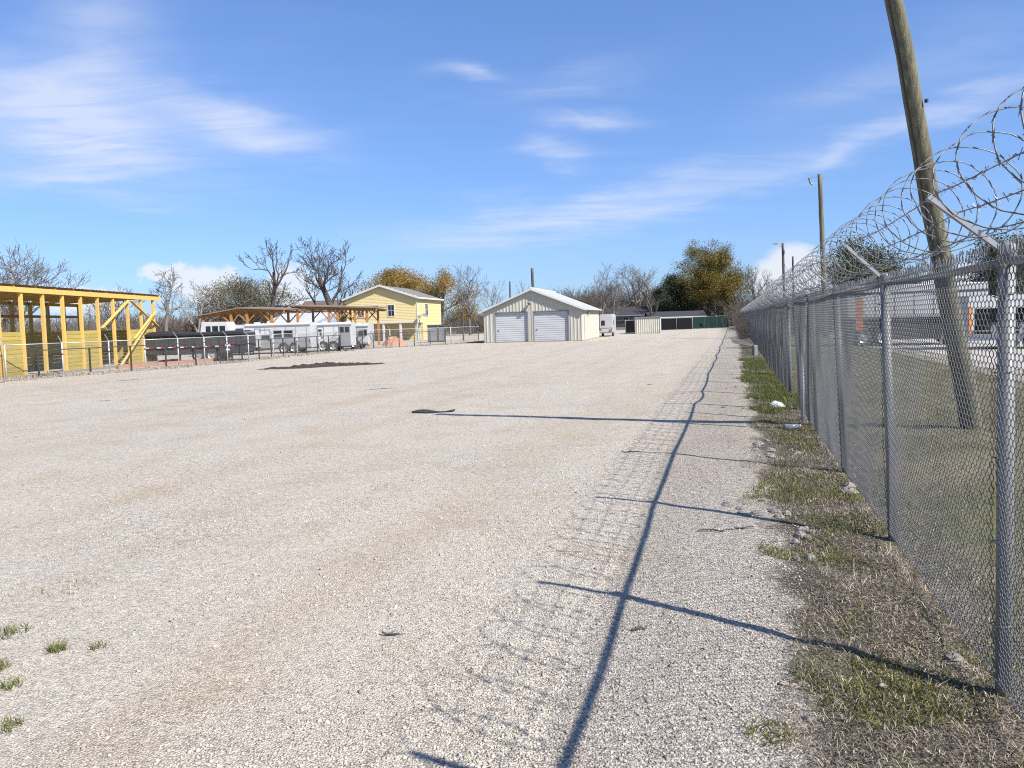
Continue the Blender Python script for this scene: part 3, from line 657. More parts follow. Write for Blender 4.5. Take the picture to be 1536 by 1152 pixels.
sw = bpy.data.objects.new('side_frame', None); bpy.data.objects.remove(sw)
w_ = window(hh, 2.3, 3.5, 3.2, 4.75, 0., fr=.07); w_.rotation_euler = (0, 0, R(90)); w_.location = (.005, 1.4, 0)
# two satellite dishes at the corner, a pipe on the roof
for dx, dz, dy in ((.15, 3.0, -.1), (.55, 3.25, .8)):
    m = MB(); n = 10; c0 = Vector((dx + .25, dy - .3, dz)); nrm = Vector((.35, -.75, .5)).normalized(); a_ = nrm.cross(Vector((0, 0, 1))).normalized(); b_ = nrm.cross(a_)
    vs = [c0 - nrm * .08] + [c0 + (a_ * math.cos(q) + b_ * math.sin(q)) * .27 for q in np.linspace(0, 2 * math.pi, n, endpoint=False)]
    m.add(vs, [(0, i + 1, (i + 1) % n + 1) for i in range(n)]); sdsh = m.build('satellite_dish', greyw, hh)
    MB().tube([(0.02, dy, dz - .1), tuple(c0)], .03, 5).build('dish_arm', galv, sdsh)

# ------------------------------------------------------------------ far grey house, brown-roofed house, striped metal roof
def gable_house(name, label, loc, rz, W, L, E_, Rz, wall, roof, wins=(), ov=.5):
    o = thing(name, label, 'house', loc, rz)
    MB().box(0, W, 0, L, 0, E_).build('wall', wall, o)
    for sg in (0, 1):
        y0 = -ov if sg == 0 else L + ov; ze = E_ - ov * (Rz - E_) / (L / 2)
        m = MB(); m.add([(-ov, y0, ze), (W + ov, y0, ze), (W + ov, L / 2, Rz), (-ov, L / 2, Rz), (-ov, y0, ze - .15), (W + ov, y0, ze - .15), (W + ov, L / 2, Rz - .15), (-ov, L / 2, Rz - .15)], [(0, 1, 2, 3), (7, 6, 5, 4), (0, 4, 5, 1), (1, 5, 6, 2), (3, 7, 4, 0)])
        r_ = m.build('roof_slope', roof, o)
        if sg == 0: MB().box(-ov, W + ov, y0 - .05, y0 - .01, ze - .16, ze + .0).build('fascia', trimw if wall is not greyw else greyw, r_)
    for x in (0.01, W - .01):
        m = MB(); m.add([(x, 0, E_), (x, L, E_), (x, L / 2, Rz - .12)], [(0, 1, 2)]); m.build('gable', wall, o)
    for x0, x1, z0, z1 in wins: window(o, x0, x1, z0, z1, mull=0)
    return o
gable_house('ranch_house', 'low grey ranch house with long dark roof behind the screened fence', (16.6, 138, 0), R(-4), 18.5, 9, 2.75, 4.2, greyw, darkshingle, ((1.2, 2.4, 1.0, 2.2), (4.5, 5.4, 1, 2.2), (8, 9.2, 1, 2.2), (13, 14.2, 1, 2.2)))
gable_house('bungalow', 'brown shingled bungalow roof rising behind the carports', (-35, 122, 0), R(-2), 11, 9, 4.2, 6.6, greyw, brownshingle)
gs = gable_house('low_outbuilding', 'low blue grey outbuilding beside the black privacy fence', (24, 126, 0), R(-3), 9, 5, 2.2, 3.0, bluew, darkshingle)
mr = thing('metal_roofed_shed', 'shed with white ribbed metal roof between the two carports', 'shed', (-28.2, 82, 0), R(-6))
MB().box(.2, 6.4, .3, 6, 0, 2.35).build('wall', bluew, mr)
n = 17; m = MB()
for i in range(n):
    x0 = 6.2 * i / n; w = 6.2 / n
    for xa, xb, h in ((x0, x0 + w * .5, 0), (x0 + w * .5, x0 + w, .03)):
        q_ = m if h == 0 else MB()
        q_.add([(xa, -.2, 2.42 + h), (xb, -.2, 2.42 + h), (xb + 1.0, 4.5, 3.75 + h), (xa + 1.0, 4.5, 3.75 + h), (xa, -.2, 2.36), (xb, -.2, 2.36), (xb + 1.0, 4.5, 3.69), (xa + 1.0, 4.5, 3.69)], [(0, 1, 2, 3), (7, 6, 5, 4), (0, 4, 5, 1), (1, 5, 6, 2), (3, 7, 4, 0)])
        if h: q_.build('roof_rib', tinw, mr)
m.build('roof_sheet', bluew, mr)
MB().add([(6.25, -.2, 2.4), (7.3, 4.5, 3.72), (8.6, 2, 2.5), (8.6, -.2, 2.3)], [(0, 3, 2, 1)]).add([(6.25, -.2, 2.3), (8.6, -.2, 2.2), (8.6, -.2, 2.32), (6.25, -.2, 2.42)], [(0, 1, 2, 3)]).build('lean_to_roof', bluew, mr)

# ------------------------------------------------------------------ yellow lumber barn frame
bn = thing('barn_frame', 'unfinished barn of fresh yellow lumber with plank half walls', 'barn', (-24.3, 36.65, 0), math.pi / 2)
# local x runs along the open front (away), local +y points away from the lot
SPC = 1.69; HB = 4.32; BD = 5.2; BT = 2.28
for k in range(-4, 9):
    MB().box(SPC * k - .075, SPC * k + .075, -.02, .13, -.1, HB).build('front_post', yelwood, bn)
    if k % 2 == 0 or k in (3, 5, 7): MB().box(SPC * k - .08, SPC * k + .08, BD - .16, BD, -.1, HB - .22).build('back_post', plankwood, bn)
MB().box(SPC * -4 - .5, SPC * 8 + .95, -.075, -.022, HB - .10, HB + .16).build('front_header', yelwood, bn)
MB().box(SPC * -4 - .5, SPC * 8 + .3, BD + .003, BD + .05, HB - .4, HB - .2).build('back_header', plankwood, bn)
MB().box(SPC * -4, SPC * 8 + .1, BD - .22, BD - .165, 3.15, 3.32).build('back_girt', orangewood, bn)
MB().box(SPC * -4, SPC * 1, BD - .24, BD - .165, 2.82, 2.96).build('back_girt', orangewood, bn)
rows = 10; ph = (BT - .1) / rows
pk = MB().box(.0, SPC - .154, 0, .04, 0, ph - .014).build('plank', plankwood); pk_me = pk.data; bpy.data.objects.remove(pk)
pb = MB().box(.0, SPC * 2 - .01, 0, .04, 0, ph - .014).build('plank', plankwood); pb_me = pb.data; bpy.data.objects.remove(pb)
rg = random.Random(4)
for k in range(-4, 8):
    if k in (-4, -3, -2, -1, 2, 3, 6, 7):
        for r_ in range(rows):
            o = link('plank', pk_me, bn); o.location = (SPC * k + .077, .06 + rg.uniform(-.008, .008), .1 + ph * r_)
for k in range(-4, 8, 2):
    for r_ in range(rows):
        o = link('plank', pb_me, bn); o.location = (SPC * k + .005, BD - .21 + rg.uniform(-.01, .01), .1 + ph * r_)
for r_ in range(rows):   # end wall planks
    for q in range(2):
        MB().box(SPC * 8 + .1, SPC * 8 + .135, .05 + q * 2.55, 2.58 + q * 2.55, .1 + ph * r_, .1 + ph * r_ + ph - .014).build('plank', plankwood, bn)
P_ = lambda k, z, o=-.05: (SPC * k, o, z)
MB().beam(P_(5.95, HB - .2, -.105), P_(4.05, BT + .12, -.105), .05, .18, (0, 1, 0)).build('brace', yelwood, bn)
MB().beam(P_(6.1, HB - .2, -.105), P_(8.1, BT + .2, -.105), .05, .18, (0, 1, 0)).build('brace', yelwood, bn)
MB().beam(P_(7.95, HB - .85, -.16), P_(4.9, .02, -.30), .05, .14, (0, 1, 0)).build('brace', yelwood, bn)
MB().beam(P_(7.6, HB - 1.1, -.22), P_(6.1, BT - .6, -.22), .05, .15, (0, 1, 0)).build('brace', yelwood, bn)
for k in np.linspace(-4.2, 8.4, 14): MB().beam((SPC * k, -.06, HB + .19), (SPC * k, BD + .3, HB - .14), .05, .15).build('rafter', yelwood, bn)
m = MB(); n = 60
for i in range(n):
    x0 = SPC * -4 - .5; W = SPC * 12 + 1.15; xa = x0 + W * i / n; xb = xa + W / n; xm = (xa + xb) / 2
    f0, f1 = HB + .27, HB - .05
    m.add([(xa, -.14, f0), (xm, -.14, f0 + .035), (xm, BD + .4, f1 + .035), (xa, BD + .4, f1)], [(0, 1, 2, 3)]); m.add([(xm, -.14, f0 + .035), (xb, -.14, f0), (xb, BD + .4, f1), (xm, BD + .4, f1 + .035)], [(0, 1, 2, 3)])
m.build('roof_sheet', roofbrown, bn)
m = MB(); m.box(SPC * -4, SPC * 9.2, -.62, -.2, -.1, .12); m.build('footing', conc, bn)
# brick-coloured kerb along the barn foot
kb = thing('clay_kerb', 'low orange clay kerb in front of the barn and black trailer', 'kerb', (-22.3, 43, 0), R(68))
for i in range(9): MB().box(i * .92 - 1, i * .92 - .03, -.12 + .02 * (i % 3), .12, -.05, .2 + .015 * (i % 2)).build('kerb_block', brickm, kb)

# ------------------------------------------------------------------ left boundary fences
LF = [(-26.6, 28.4), (-25.3, 31.6), (-23.9, 34.6), (-22.6, 36.9), (-21.4, 39.0), (-20.4, 40.8), (-19.5, 42.9), (-18.8, 44.9), (-18.1, 46.7), (-17.5, 48.8), (-16.95, 52.2), (-16.3, 55.8), (-15.5, 59.2), (-14.4, 62.8), (-13.2, 66.2), (-11.3, 68.4), (-8.7, 70.2), (-6.0, 73.0), (-3.4, 76.6)]
lfe = thing('chain_link_fence', 'grey chain-link fence with angled arms before the barn and trailers', 'fence', (LF[3][0], LF[3][1], 0))
LH = 1.68; ox, oy = LF[3]
fabL = fabric_mesh('chain_link_mesh', 3.0, LH - .08, .085, .085, .003, galv, z0=.04, tips=.03)
for i, (x, y) in enumerate(LF):
    q = LF[min(i + 1, len(LF) - 1)]; a = LF[max(i - 1, 0)]; dv = Vector((q[0] - a[0], q[1] - a[1], 0)).normalized(); nl = Vector((-dv.y, dv.x, 0))
    m = MB(); X, Y = x - ox, y - oy; m.tube([(X, Y, -.2), (X, Y, LH)], .036, 8); po = m.build('post', armm, lfe, True)
    m = MB(); m.tube([(X, Y, LH), (X + nl.x * .3, Y + nl.y * .3, LH + .33)], .024, 6); m.build('barb_arm', galv, po)
    if i < len(LF) - 1:
        X2, Y2 = q[0] - ox, q[1] - oy; L = math.hypot(X2 - X, Y2 - Y)
        MB().tube([(X, Y, LH - .03), (X2, Y2, LH - .03)], .024, 6).build('top_rail', armm, lfe, True)
        f_ = link('chain_link_mesh', fabL, lfe); f_.location = (X, Y, 0); f_.rotation_euler = (0, 0, math.atan2(Y2 - Y, X2 - X)); f_.scale = (L / 3.0, 1, 1)
        b2 = LF[min(i + 2, len(LF) - 1)]; 
bfe = thing('black_rail_fence', 'low black post-and-rail fence running in front of the grey chain-link', 'fence', (-20.9, 39.2, 0)); ox, oy = -20.9, 39.2
BP = []
for i in range(2, len(LF) - 2):
    a, b = LF[i], LF[i + 1]; dv = Vector((b[0] - a[0], b[1] - a[1], 0)); L = dv.length; dv.normalize(); nl = Vector((dv.y, -dv.x, 0))
    n = 1 if L < 2.7 else 2
    for k in range(n): BP.append((a[0] + dv.x * L * (k + .5) / n + nl.x * .28, a[1] + dv.y * L * (k + .5) / n + nl.y * .28))
for i, (x, y) in enumerate(BP):
    MB().box(x - ox - .035, x - ox + .035, y - oy - .035, y - oy + .035, -.2, 1.32).build('post', darksteel, bfe)
    if i < len(BP) - 1:
        x2, y2 = BP[i + 1]; MB().beam((x - ox, y - oy, 1.34), (x2 - ox, y2 - oy, 1.34), .06, .05).build('rail', darksteel, bfe)

# ------------------------------------------------------------------ trailers
def wheel(parent, x, y, r, w=.22, name='wheel'):
    m = MB(); n = 22; prof = [(-w / 2, r * .62), (-w / 2, r * .93), (-w / 2 + .03, r), (w / 2 - .03, r), (w / 2, r * .93), (w / 2, r * .62)]
    vs = [(x + math.cos(a) * rr, y + q, r + math.sin(a) * rr) for a in np.linspace(0, 2 * math.pi, n, endpoint=False) for q, rr in prof]; k = len(prof)
    m.add(vs, [(i * k + j, i * k + j + 1, ((i + 1) % n) * k + j + 1, ((i + 1) % n) * k + j) for i in range(n) for j in range(k - 1)])
    ty = m.build(name, rubber, parent, True)
    m = MB(); pr = [(-w / 2 + .01, r * .63), (-w / 2 + .05, r * .5), (-w / 2 + .05, r * .22), (-w / 2 + .01, r * .18), (-w / 2 + .01, .002)]
    vs = [(x + math.cos(a) * rr, y + q, r + math.sin(a) * rr) for a in np.linspace(0, 2 * math.pi, n, endpoint=False) for q, rr in pr]; k = len(pr)
    m.add(vs, [(i * k + j, i * k + j + 1, ((i + 1) % n) * k + j + 1, ((i + 1) % n) * k + j) for i in range(n) for j in range(k - 1)])
    m.build('rim', rimm, ty); return ty
dt = thing('dump_trailer', 'black tarped dump trailer with reflective strips behind the fence', 'trailer', (-24.6, 48.9, 0), R(-1))
DL = 6.75
MB().box(0, DL, 0, 2.3, .62, 1.86).build('bed', blackp, dt, bevel=.03)
for i in range(12): MB().box(.15 + i * .56, .23 + i * .56, -.06, -.002, .7, 1.77).build('side_rib', blackp, dt)
MB().box(-.05, DL + .05, -.09, -.003, 1.77, 1.90).build('top_rim', blackp, dt); MB().box(-.05, DL + .05, -.08, -.003, .56, .70).build('bottom_rim', blackp, dt)
m = MB(); n = 16
vs = []
for i in range(n + 1):
    q = i / n; zz = 1.9 + .03 * math.sin(q * 9) + (.08 if q < .2 else 0)
    vs += [(DL * q, -.04, 1.90), (DL * q, .5, zz + .05), (DL * q, 1.15, zz + .09), (DL * q, 1.8, zz + .05), (DL * q, 2.34, 1.90)]
m.add(vs, [(i * 5 + j, i * 5 + j + 5, i * 5 + j + 6, i * 5 + j + 1) for i in range(n) for j in range(4)]); m.build('tarp', tarpm, dt, True)
for i in range(8):
    MB().box(.25 + i * .78, .50 + i * .78, -.112, -.092, .97, 1.04).build('white_reflector', whitem, dt); MB().box(.50 + i * .78, .76 + i * .78, -.112, -.092, .97, 1.04).build('red_reflector', redm, dt)
for x in (3.75, 4.65):
    wheel(dt, x, .05, .42, .26); wheel(dt, x, 2.2, .42, .26)
m = MB(); m.prism([(3.2, .8), (3.3, .95), (5.1, .95), (5.2, .8), (5.14, .8), (5.06, .9), (3.34, .9), (3.26, .8)], 'y', -.14, .2); m.build('fender', blackp, dt)
MB().box(-1.2, DL, .5, .62, .48, .60).build('frame_rail', blackp, dt); MB().box(-1.2, DL, 1.7, 1.82, .48, .60).build('frame_rail', blackp, dt)
for x in (.3, 2.4, 5.9): MB().box(x, x + .1, .05, .15, .0, .58).build('support_leg', blackp, dt)
MB().box(DL + .003, DL + .06, .1, 2.2, .6, 1.85).build('tailgate', blackp, dt)
for y in (.15, 1.95): MB().box(DL + .062, DL + .09, y, y + .2, .78, .88).build('tail_lamp', redm, dt)
MB().box(5.6, 5.9, -.115, -.005, 1.0, 1.1).build('marker_plate', whitem, dt); MB().box(5.65, 5.85, -.115, -.005, .7, .82).build('marker_plate', whitem, dt)

def horse_trailer(label, loc, rz, L, H, axles, wins, doors_, lower, neck=0., W=2.2, rearround=False, ramp=None):
    o = thing('horse_trailer', label, 'trailer', loc, rz)
    z0 = .42; n = 6; prof = [(0, z0), (0, H - .16)] + [(.16 - .16 * math.cos(a), H - .16 + .16 * math.sin(a)) for a in np.linspace(.3, math.pi / 2, n)] + [(W - .16 + .16 * math.sin(a), H - .16 + .16 * math.cos(a)) for a in np.linspace(0, math.pi / 2, n)] + [(W, z0)]
    m = MB(); m.prism(prof, 'x', 0, L); m.build('body', whitep, o)
    if neck:
        m = MB(); m.prism([(-neck, 1.25), (-neck - .12, 1.6), (-neck + .25, H - .05), (-.003, H - .05), (-.003, 1.25)], 'y', .02, W - .02); m.build('gooseneck', whitep, o)
        MB().box(-neck + .1, -neck + .25, W / 2 - .1, W / 2 + .1, .6, 1.25).build('hitch', darksteel, o)
        for k in (0, 1): MB().box(-neck + .35 + .75 * k, -neck + .98 + .75 * k, -.004, .016, H - .85, H - .35).build('window', glassd, o)
    MB().box(.02, L - .02, -.012, -.002, z0 + .02, z0 + .85 if lower else z0 + .2).build('lower_panel', silverp, o)
    MB().box(-.02, L + .02, -.03, -.004, H - .30, H - .17).build('roof_moulding', galv, o); MB().box(0, L, -.025, -.013, z0 - .06, z0 + .05).build('rub_rail', darksteel, o)
    for x0, x1, a, b in wins:
        m = MB(); m.box(x0 - .05, x1 + .05, -.03, -.014, a - .05, b + .05); f_ = m.build('window', galv, o); MB().box(x0, x1, -.04, -.031, a, b).build('pane', glassd, f_)
    for x0, x1, a, b in doors_:
        m = MB(); m.box(x0, x0 + .04, -.026, -.013, a, b); m.box(x1 - .04, x1, -.026, -.013, a, b); m.box(x0 + .04, x1 - .04, -.026, -.013, b - .04, b); d_ = m.build('door', galv, o)
        MB().box(x1 - .2, x1 - .08, -.05, -.027, (a + b) / 2 - .15, (a + b) / 2 - .05).build('handle', darksteel, d_)
    for x in axles:
        wheel(o, x, .05, .40); wheel(o, x, W - .06, .40)
        m = MB(); m.tube([(x + .455 * math.cos(a), -.03, .40 + .455 * math.sin(a)) for a in np.linspace(.1, math.pi - .1, 12)], .035, 5); m.build('fender', darksteel, o)
    if ramp:
        x0, x1 = ramp; MB().box(x0, x1, -.045, -.014, z0, H - .2).build('ramp_door', greyw, o)
        for k in (0, 1): xx = x0 + (x1 - x0) * (.1 + .46 * k); MB().box(xx, xx + (x1 - x0) * .34, -.06, -.046, H - .85, H - .4).build('window', glassd, o)
    for x in np.arange(.75, L - .2, .85): MB().box(x, x + .018, -.018, -.0125, z0 + .06, H - .32).build('side_seam', galv, o)
    for x in (.5, L - .5): MB().box(x, x + .3, W * .3, W * .6, H + .0, H + .12).build('roof_vent', trimw, o)
    MB().box(.4, .5, .3, .4, 0, z0).build('jack_leg', darksteel, o)
    return o
horse_trailer('long white gooseneck horse trailer with dark windows and tandem wheels', (-21.7, 60, 0), R(-1), 5.3, 2.5, (3.1, 3.95), ((.1, .42, 1.25, 1.75), (1.35, 1.95, 1.2, 1.5), (2.35, 2.95, 1.35, 1.85), (3.2, 3.85, 1.35, 1.85)), ((.75, 1.25, .5, 2.1), (1.15, 2.05, .45, 2.0)), True, neck=1.9)
horse_trailer('white horse trailer with a grey ramp door and twin windows', (-16.55, 61.9, 0), R(2), 3.05, 2.42, (.65, 1.5), ((.30, .55, 1.4, 1.85),), ((.2, .75, .5, 2.1),), False, ramp=(2.02, 2.98))
horse_trailer('small rounded white horse trailer behind the grey ramp door', (-14.6, 66, 0), R(-4), 1.75, 2.22, (.55,), ((.95, 1.3, 1.2, 1.7), (1.42, 1.65, 1.25, 1.7)), ((.3, .85, .5, 1.6),), False)
cc = thing('camper', 'white cab-over camper with dark front windows above the black trailer', 'camper', (-24.6, 58.4, 0), R(3))
m = MB(); m.prism([(0, 1.0), (-.1, 1.9), (.05, 2.75), (1.9, 2.72), (2.1, 2.3), (2.2, 1.8), (4.2, 1.75), (4.2, .6), (0, .6)], 'y', 0, 2.1); m.build('body', whitep, cc)
for x0, x1 in ((.35, .72), (.85, 1.3), (1.42, 1.85)): MB().box(x0, x1, -.02, -.004, 1.9, 2.4).build('window', glassd, cc)
for x in (.9, 3.4): wheel(cc, x, .1, .36)

# ------------------------------------------------------------------ timber carports
def carport(label, loc, rz, L, Dp, hL, hR, post_x, ridge=None):
    o = thing('carport', label, 'carport', loc, rz)
    h = lambda x: hL + (hR - hL) * x / L if ridge is None else (hL + (ridge[1] - hL) * x / ridge[0] if x < ridge[0] else ridge[1] + (hR - ridge[1]) * (x - ridge[0]) / (L - ridge[0]))
    xs = [0, L] if ridge is None else [0, ridge[0], L]
    m = MB()
    for a, b in zip(xs[:-1], xs[1:]): m.add([(a, -.4, h(a) + .14), (b, -.4, h(b) + .14), (b, Dp + .4, h(b) + .3), (a, Dp + .4, h(a) + .3), (a, -.4, h(a) + .04), (b, -.4, h(b) + .04), (b, Dp + .4, h(b) + .2), (a, Dp + .4, h(a) + .2)], [(0, 1, 2, 3), (7, 6, 5, 4), (0, 4, 5, 1), (1, 5, 6, 2), (3, 7, 4, 0)])
    m.build('roof_deck', roofbrown, o)
    for y in (0, Dp):
        for a, b in zip(xs[:-1], xs[1:]): MB().beam((a, y, h(a) - .08), (b, y, h(b) - .08), .14, .22).build('beam', orangewood, o)
        for x in post_x:
            p_ = MB().box(x - .1, x + .1, y - .1, y + .1, 0, h(x) - .19).build('post', orangewood, o)
            for sg in (-1, 1):
                if .3 < x + sg * .9 < L - .1: MB().beam((x + sg * .08, y, h(x) - 1.15), (x + sg * .95, y, h(x + sg * .95) - .2), .09, .13, (0, 1, 0)).build('knee_brace', orangewood, p_)
    for i in range(9):
        x = L * (i + .5) / 9; MB().beam((x, -.35, h(x) + .0), (x, Dp + .35, h(x) + .16), .06, .12).build('rafter', orangewood, o)
    return o
carport('timber carport with low pitched brown roof over the white camper', (-28.9, 68, 0), R(-2), 8.1, 4.5, 3.35, 3.7, (.5, 3.1, 4.6, 6.9), ridge=(4.0, 3.95))
carport('open cedar carport with crossed braces in front of the yellow house', (-21.4, 72, 0), R(-2), 8.4, 5, 4.15, 3.7, (.55, 3.65, 4.5, 6.2, 7.4))

# ------------------------------------------------------------------ small things along the far left fence
for dx, lab, w in ((0, 'dark slate cabinet box with sloped lid beside the yellow house', 1.1), (1.15, 'narrower dark slate cabinet next to its twin by the yellow house', .75)):
    o = thing('utility_cabinet', lab, 'cabinet', (-9.35 + dx, 82.2, 0), R(4)); MB().box(0, w, 0, 1.0, 0, 1.75).build('cabinet_body', dbox, o, bevel=.04)
    m = MB(); m.prism([(-.05, 1.752), (1.05, 1.752), (1.05, 1.85), (-.05, 1.95)], 'x', -.04, w + .04); m.build('lid', dbox, o); MB().box(.08, w - .08, -.03, -.003, .15, 1.55).build('door', greyw, o); MB().box(w - .25, w - .16, -.06, -.031, .8, 1.0).build('handle', galv, o)
def mound(name, label, cat, cx, cy, rx, ry, h, mat, seed, n=70, rot=0, rough=.5):
    U, V_ = np.meshgrid(np.linspace(-1.1, 1.1, n), np.linspace(-1.1, 1.1, n // 2), indexing='ij')
    rr = np.hypot(U, V_); x = U * rx; y = V_ * ry
    nz = vnoise(x * 1.6 + seed, y * 1.6, seed) * .6 + vnoise(x * 5, y * 5, seed + 1) * .3 + vnoise(x * 11, y * 11, seed + 2) * .3
    z = h * np.clip(1 - rr ** 1.5, -.2, 1) * (1 - rough + rough * 1.7 * nz) - .03 + (nz - .5) * h * .35
    z = np.where(rr > 1.02, -.08, z)
    i = np.arange(U.size).reshape(U.shape); F = np.stack([i[:-1, :-1], i[1:, :-1], i[1:, 1:], i[:-1, 1:]], -1).reshape(-1, 4)
    o = link_mesh(name, np.stack([x, y, z], -1).reshape(-1, 3), F, mat, None, True); o.location = (cx, cy, 0); o.rotation_euler = (0, 0, rot); return tag(o, label, cat)
mound('soil_pile', 'long low heap of dark damp soil on the gravel', 'soil', -10.0, 38.3, 3.6, .9, .22, soil, 3, 190, R(22), .95)
mound('soil_patch', 'dark muddy hollow at the lot edge near the barn', 'soil', -12.6, 18.0, 1.0, .5, .035, soil, 7, 50, R(5), .6)
mound('soil_smear', 'thin brown soil smear across the gravel below the barn', 'soil', -12.4, 22.4, 1.6, .22, .03, soil, 9, 60, R(6), .6)
mound('soil_streak', 'long faint soil streak in the gravel below the black trailer', 'soil', -16.3, 32.3, 3.4, .3, .03, soil, 13, 90, R(33), .6)
mound('rubble_heap', 'heap of orange clay rubble behind the fence near the house porch', 'rubble', -11.9, 75, 1.5, 1.2, .8, brickm, 5, 60, 0, .6)
def chunk(name, label, cat, x, y, r, mat, seed, flat=.6, group=None):
    rg = random.Random(seed); bm = MB(); n = 7; vs = []
    for i in range(4):
        z = (-.4 + .5 * i) * flat; q = (1, 1.1, .9, .45)[i]
        vs += [(r * q * math.cos(2 * math.pi * k / n + i * .2) * rg.uniform(.7, 1.2), r * q * math.sin(2 * math.pi * k / n + i * .2) * rg.uniform(.7, 1.1), r * z * rg.uniform(.8, 1.15)) for k in range(n)]
    fs = [(i * n + k, i * n + (k + 1) % n, (i + 1) * n + (k + 1) % n, (i + 1) * n + k) for i in range(3) for k in range(n)] + [tuple(range(n))[::-1], tuple(3 * n + k for k in range(n))]
    o = bm.add(vs, fs).build(name, mat); o.location = (x, y, float(gh(x, y)) + r * flat * .12); o.rotation_euler = (0, 0, rg.random() * 6); return tag(o, label, cat, group)
# broken concrete edge by the verge
rg = random.Random(8)
for i in range(14):
    s_ = 2.0 + rg.random() * 1.5; x, y = xy(s_, -.72 - .25 * rg.random() + .1 * math.sin(s_ * 3)); chunk('concrete_lump', 'broken concrete lump at the crumbling gravel edge by the fence', 'concrete', x, y, rg.uniform(.025, .06), conc, i, .7, 'concrete lumps crumbling from the gravel edge')
for i in range(9):
    x, y = 2.5 + rg.uniform(-.25, .25), 7.75 + rg.uniform(-.3, .3); chunk('concrete_slab_piece', 'whitish concrete fragment clustered where a post shadow meets the verge', 'concrete', x, y, rg.uniform(.03, .085), conc, 40 + i, .35, 'concrete fragments clustered on the gravel')
for i in range(10):
    x, y = 3.85 + rg.uniform(-.35, .35), 11.2 + rg.uniform(-.7, .7); chunk('rubble_stone', 'pale rubble stone in the dry grass beyond the third fence post', 'stone', x, y, rg.uniform(.03, .09), conc, 60 + i, .45, 'pale rubble stones in dry grass')
for i in range(15):
    s_ = 12 + rg.random() * 14; x, y = xy(s_, -rg.uniform(.9, 1.6)); chunk('pale_rock', 'pale rock strewn between gravel and the bright green grass', 'stone', x, y, rg.uniform(.03, .08), conc, 90 + i, .45, 'pale rocks beside the green grass patch')
for i, (s_, d_, r_, lab) in enumerate(((4.75, -.10, .10, 'white footing stone showing under the wire between two posts'), (4.95, -.06, .08, 'small white footing stone tucked under the wire'), (.45, -.12, .06, 'pale flat stone lying in weeds at the nearest full post'), (-.55, -1.02, .035, 'rounded grey pebble at the gravel lip by green weeds'))):
    x, y = xy(s_, d_); chunk('footing_stone', lab, 'stone', x, y, r_, conc, 200 + i, .5)
# weathered boards heaped at the fence foot further up
for i in range(6):
    x, y = xy(42.5 + .22 * i, -.75); o = thing('board', ('splintered grey board lowest in the heap by the fence', 'grey board leaning second in the fence-foot heap', 'grey board leaning third in the fence-foot heap', 'grey board leaning fourth in the fence-foot heap', 'grey board near the top of the fence-foot heap', 'topmost grey board of the fence-foot heap')[i], 'board', (x, y, 0), fence.rotation_euler.z + .25 * i - .4)
    bpy.data.objects.remove(o)
    m = MB(); m.beam((0, -.9, .04), (.1, .75, .35 + .06 * i), .16, .035); ob = m.build('board', greywood); ob.location = (x, y, 0); ob.rotation_euler = (0, 0, fence.rotation_euler.z + .12 * i - .4)
    tag(ob, ('splintered grey board lowest in the heap by the fence', 'grey board leaning second in the fence-foot heap', 'grey board leaning third in the fence-foot heap', 'grey board leaning fourth in the fence-foot heap', 'grey board near the top of the fence-foot heap', 'topmost grey board of the fence-foot heap')[i], 'board')
bk = MB().box(-.11, .11, -.11, .11, -.05, .5).build('concrete_block', conc, None, bevel=.03); bk.location = (*xy(34.5, -.35), 0); bk.rotation_euler = (0, 0, .4); tag(bk, 'upright whitish concrete block against the fence foot', 'concrete')
# bottle and crumpled wrapper
bo = thing('plastic_bottle', 'clear crushed plastic bottle lying in dry grass by the fence', 'bottle', (4.99, 13.02, float(gh(4.99, 13.02)) + .04), R(10))
MB().tube([(-.17, 0, .01), (-.16, 0, .01), (.05, 0, .012), (.10, 0, .015), (.12, 0, .015)], [.03, .045, .042, .03, .018], 10).build('bottle_body', bottlem, bo, True); MB().tube([(.12, 0, .015), (.145, 0, .015)], .019, 8).build('cap', trimw, bo)
chunk('crumpled_wrapper', 'crumpled white wrapper on green grass at the bent fence', 'litter', 5.81, 16.1, .2, trimw, 300, .5)
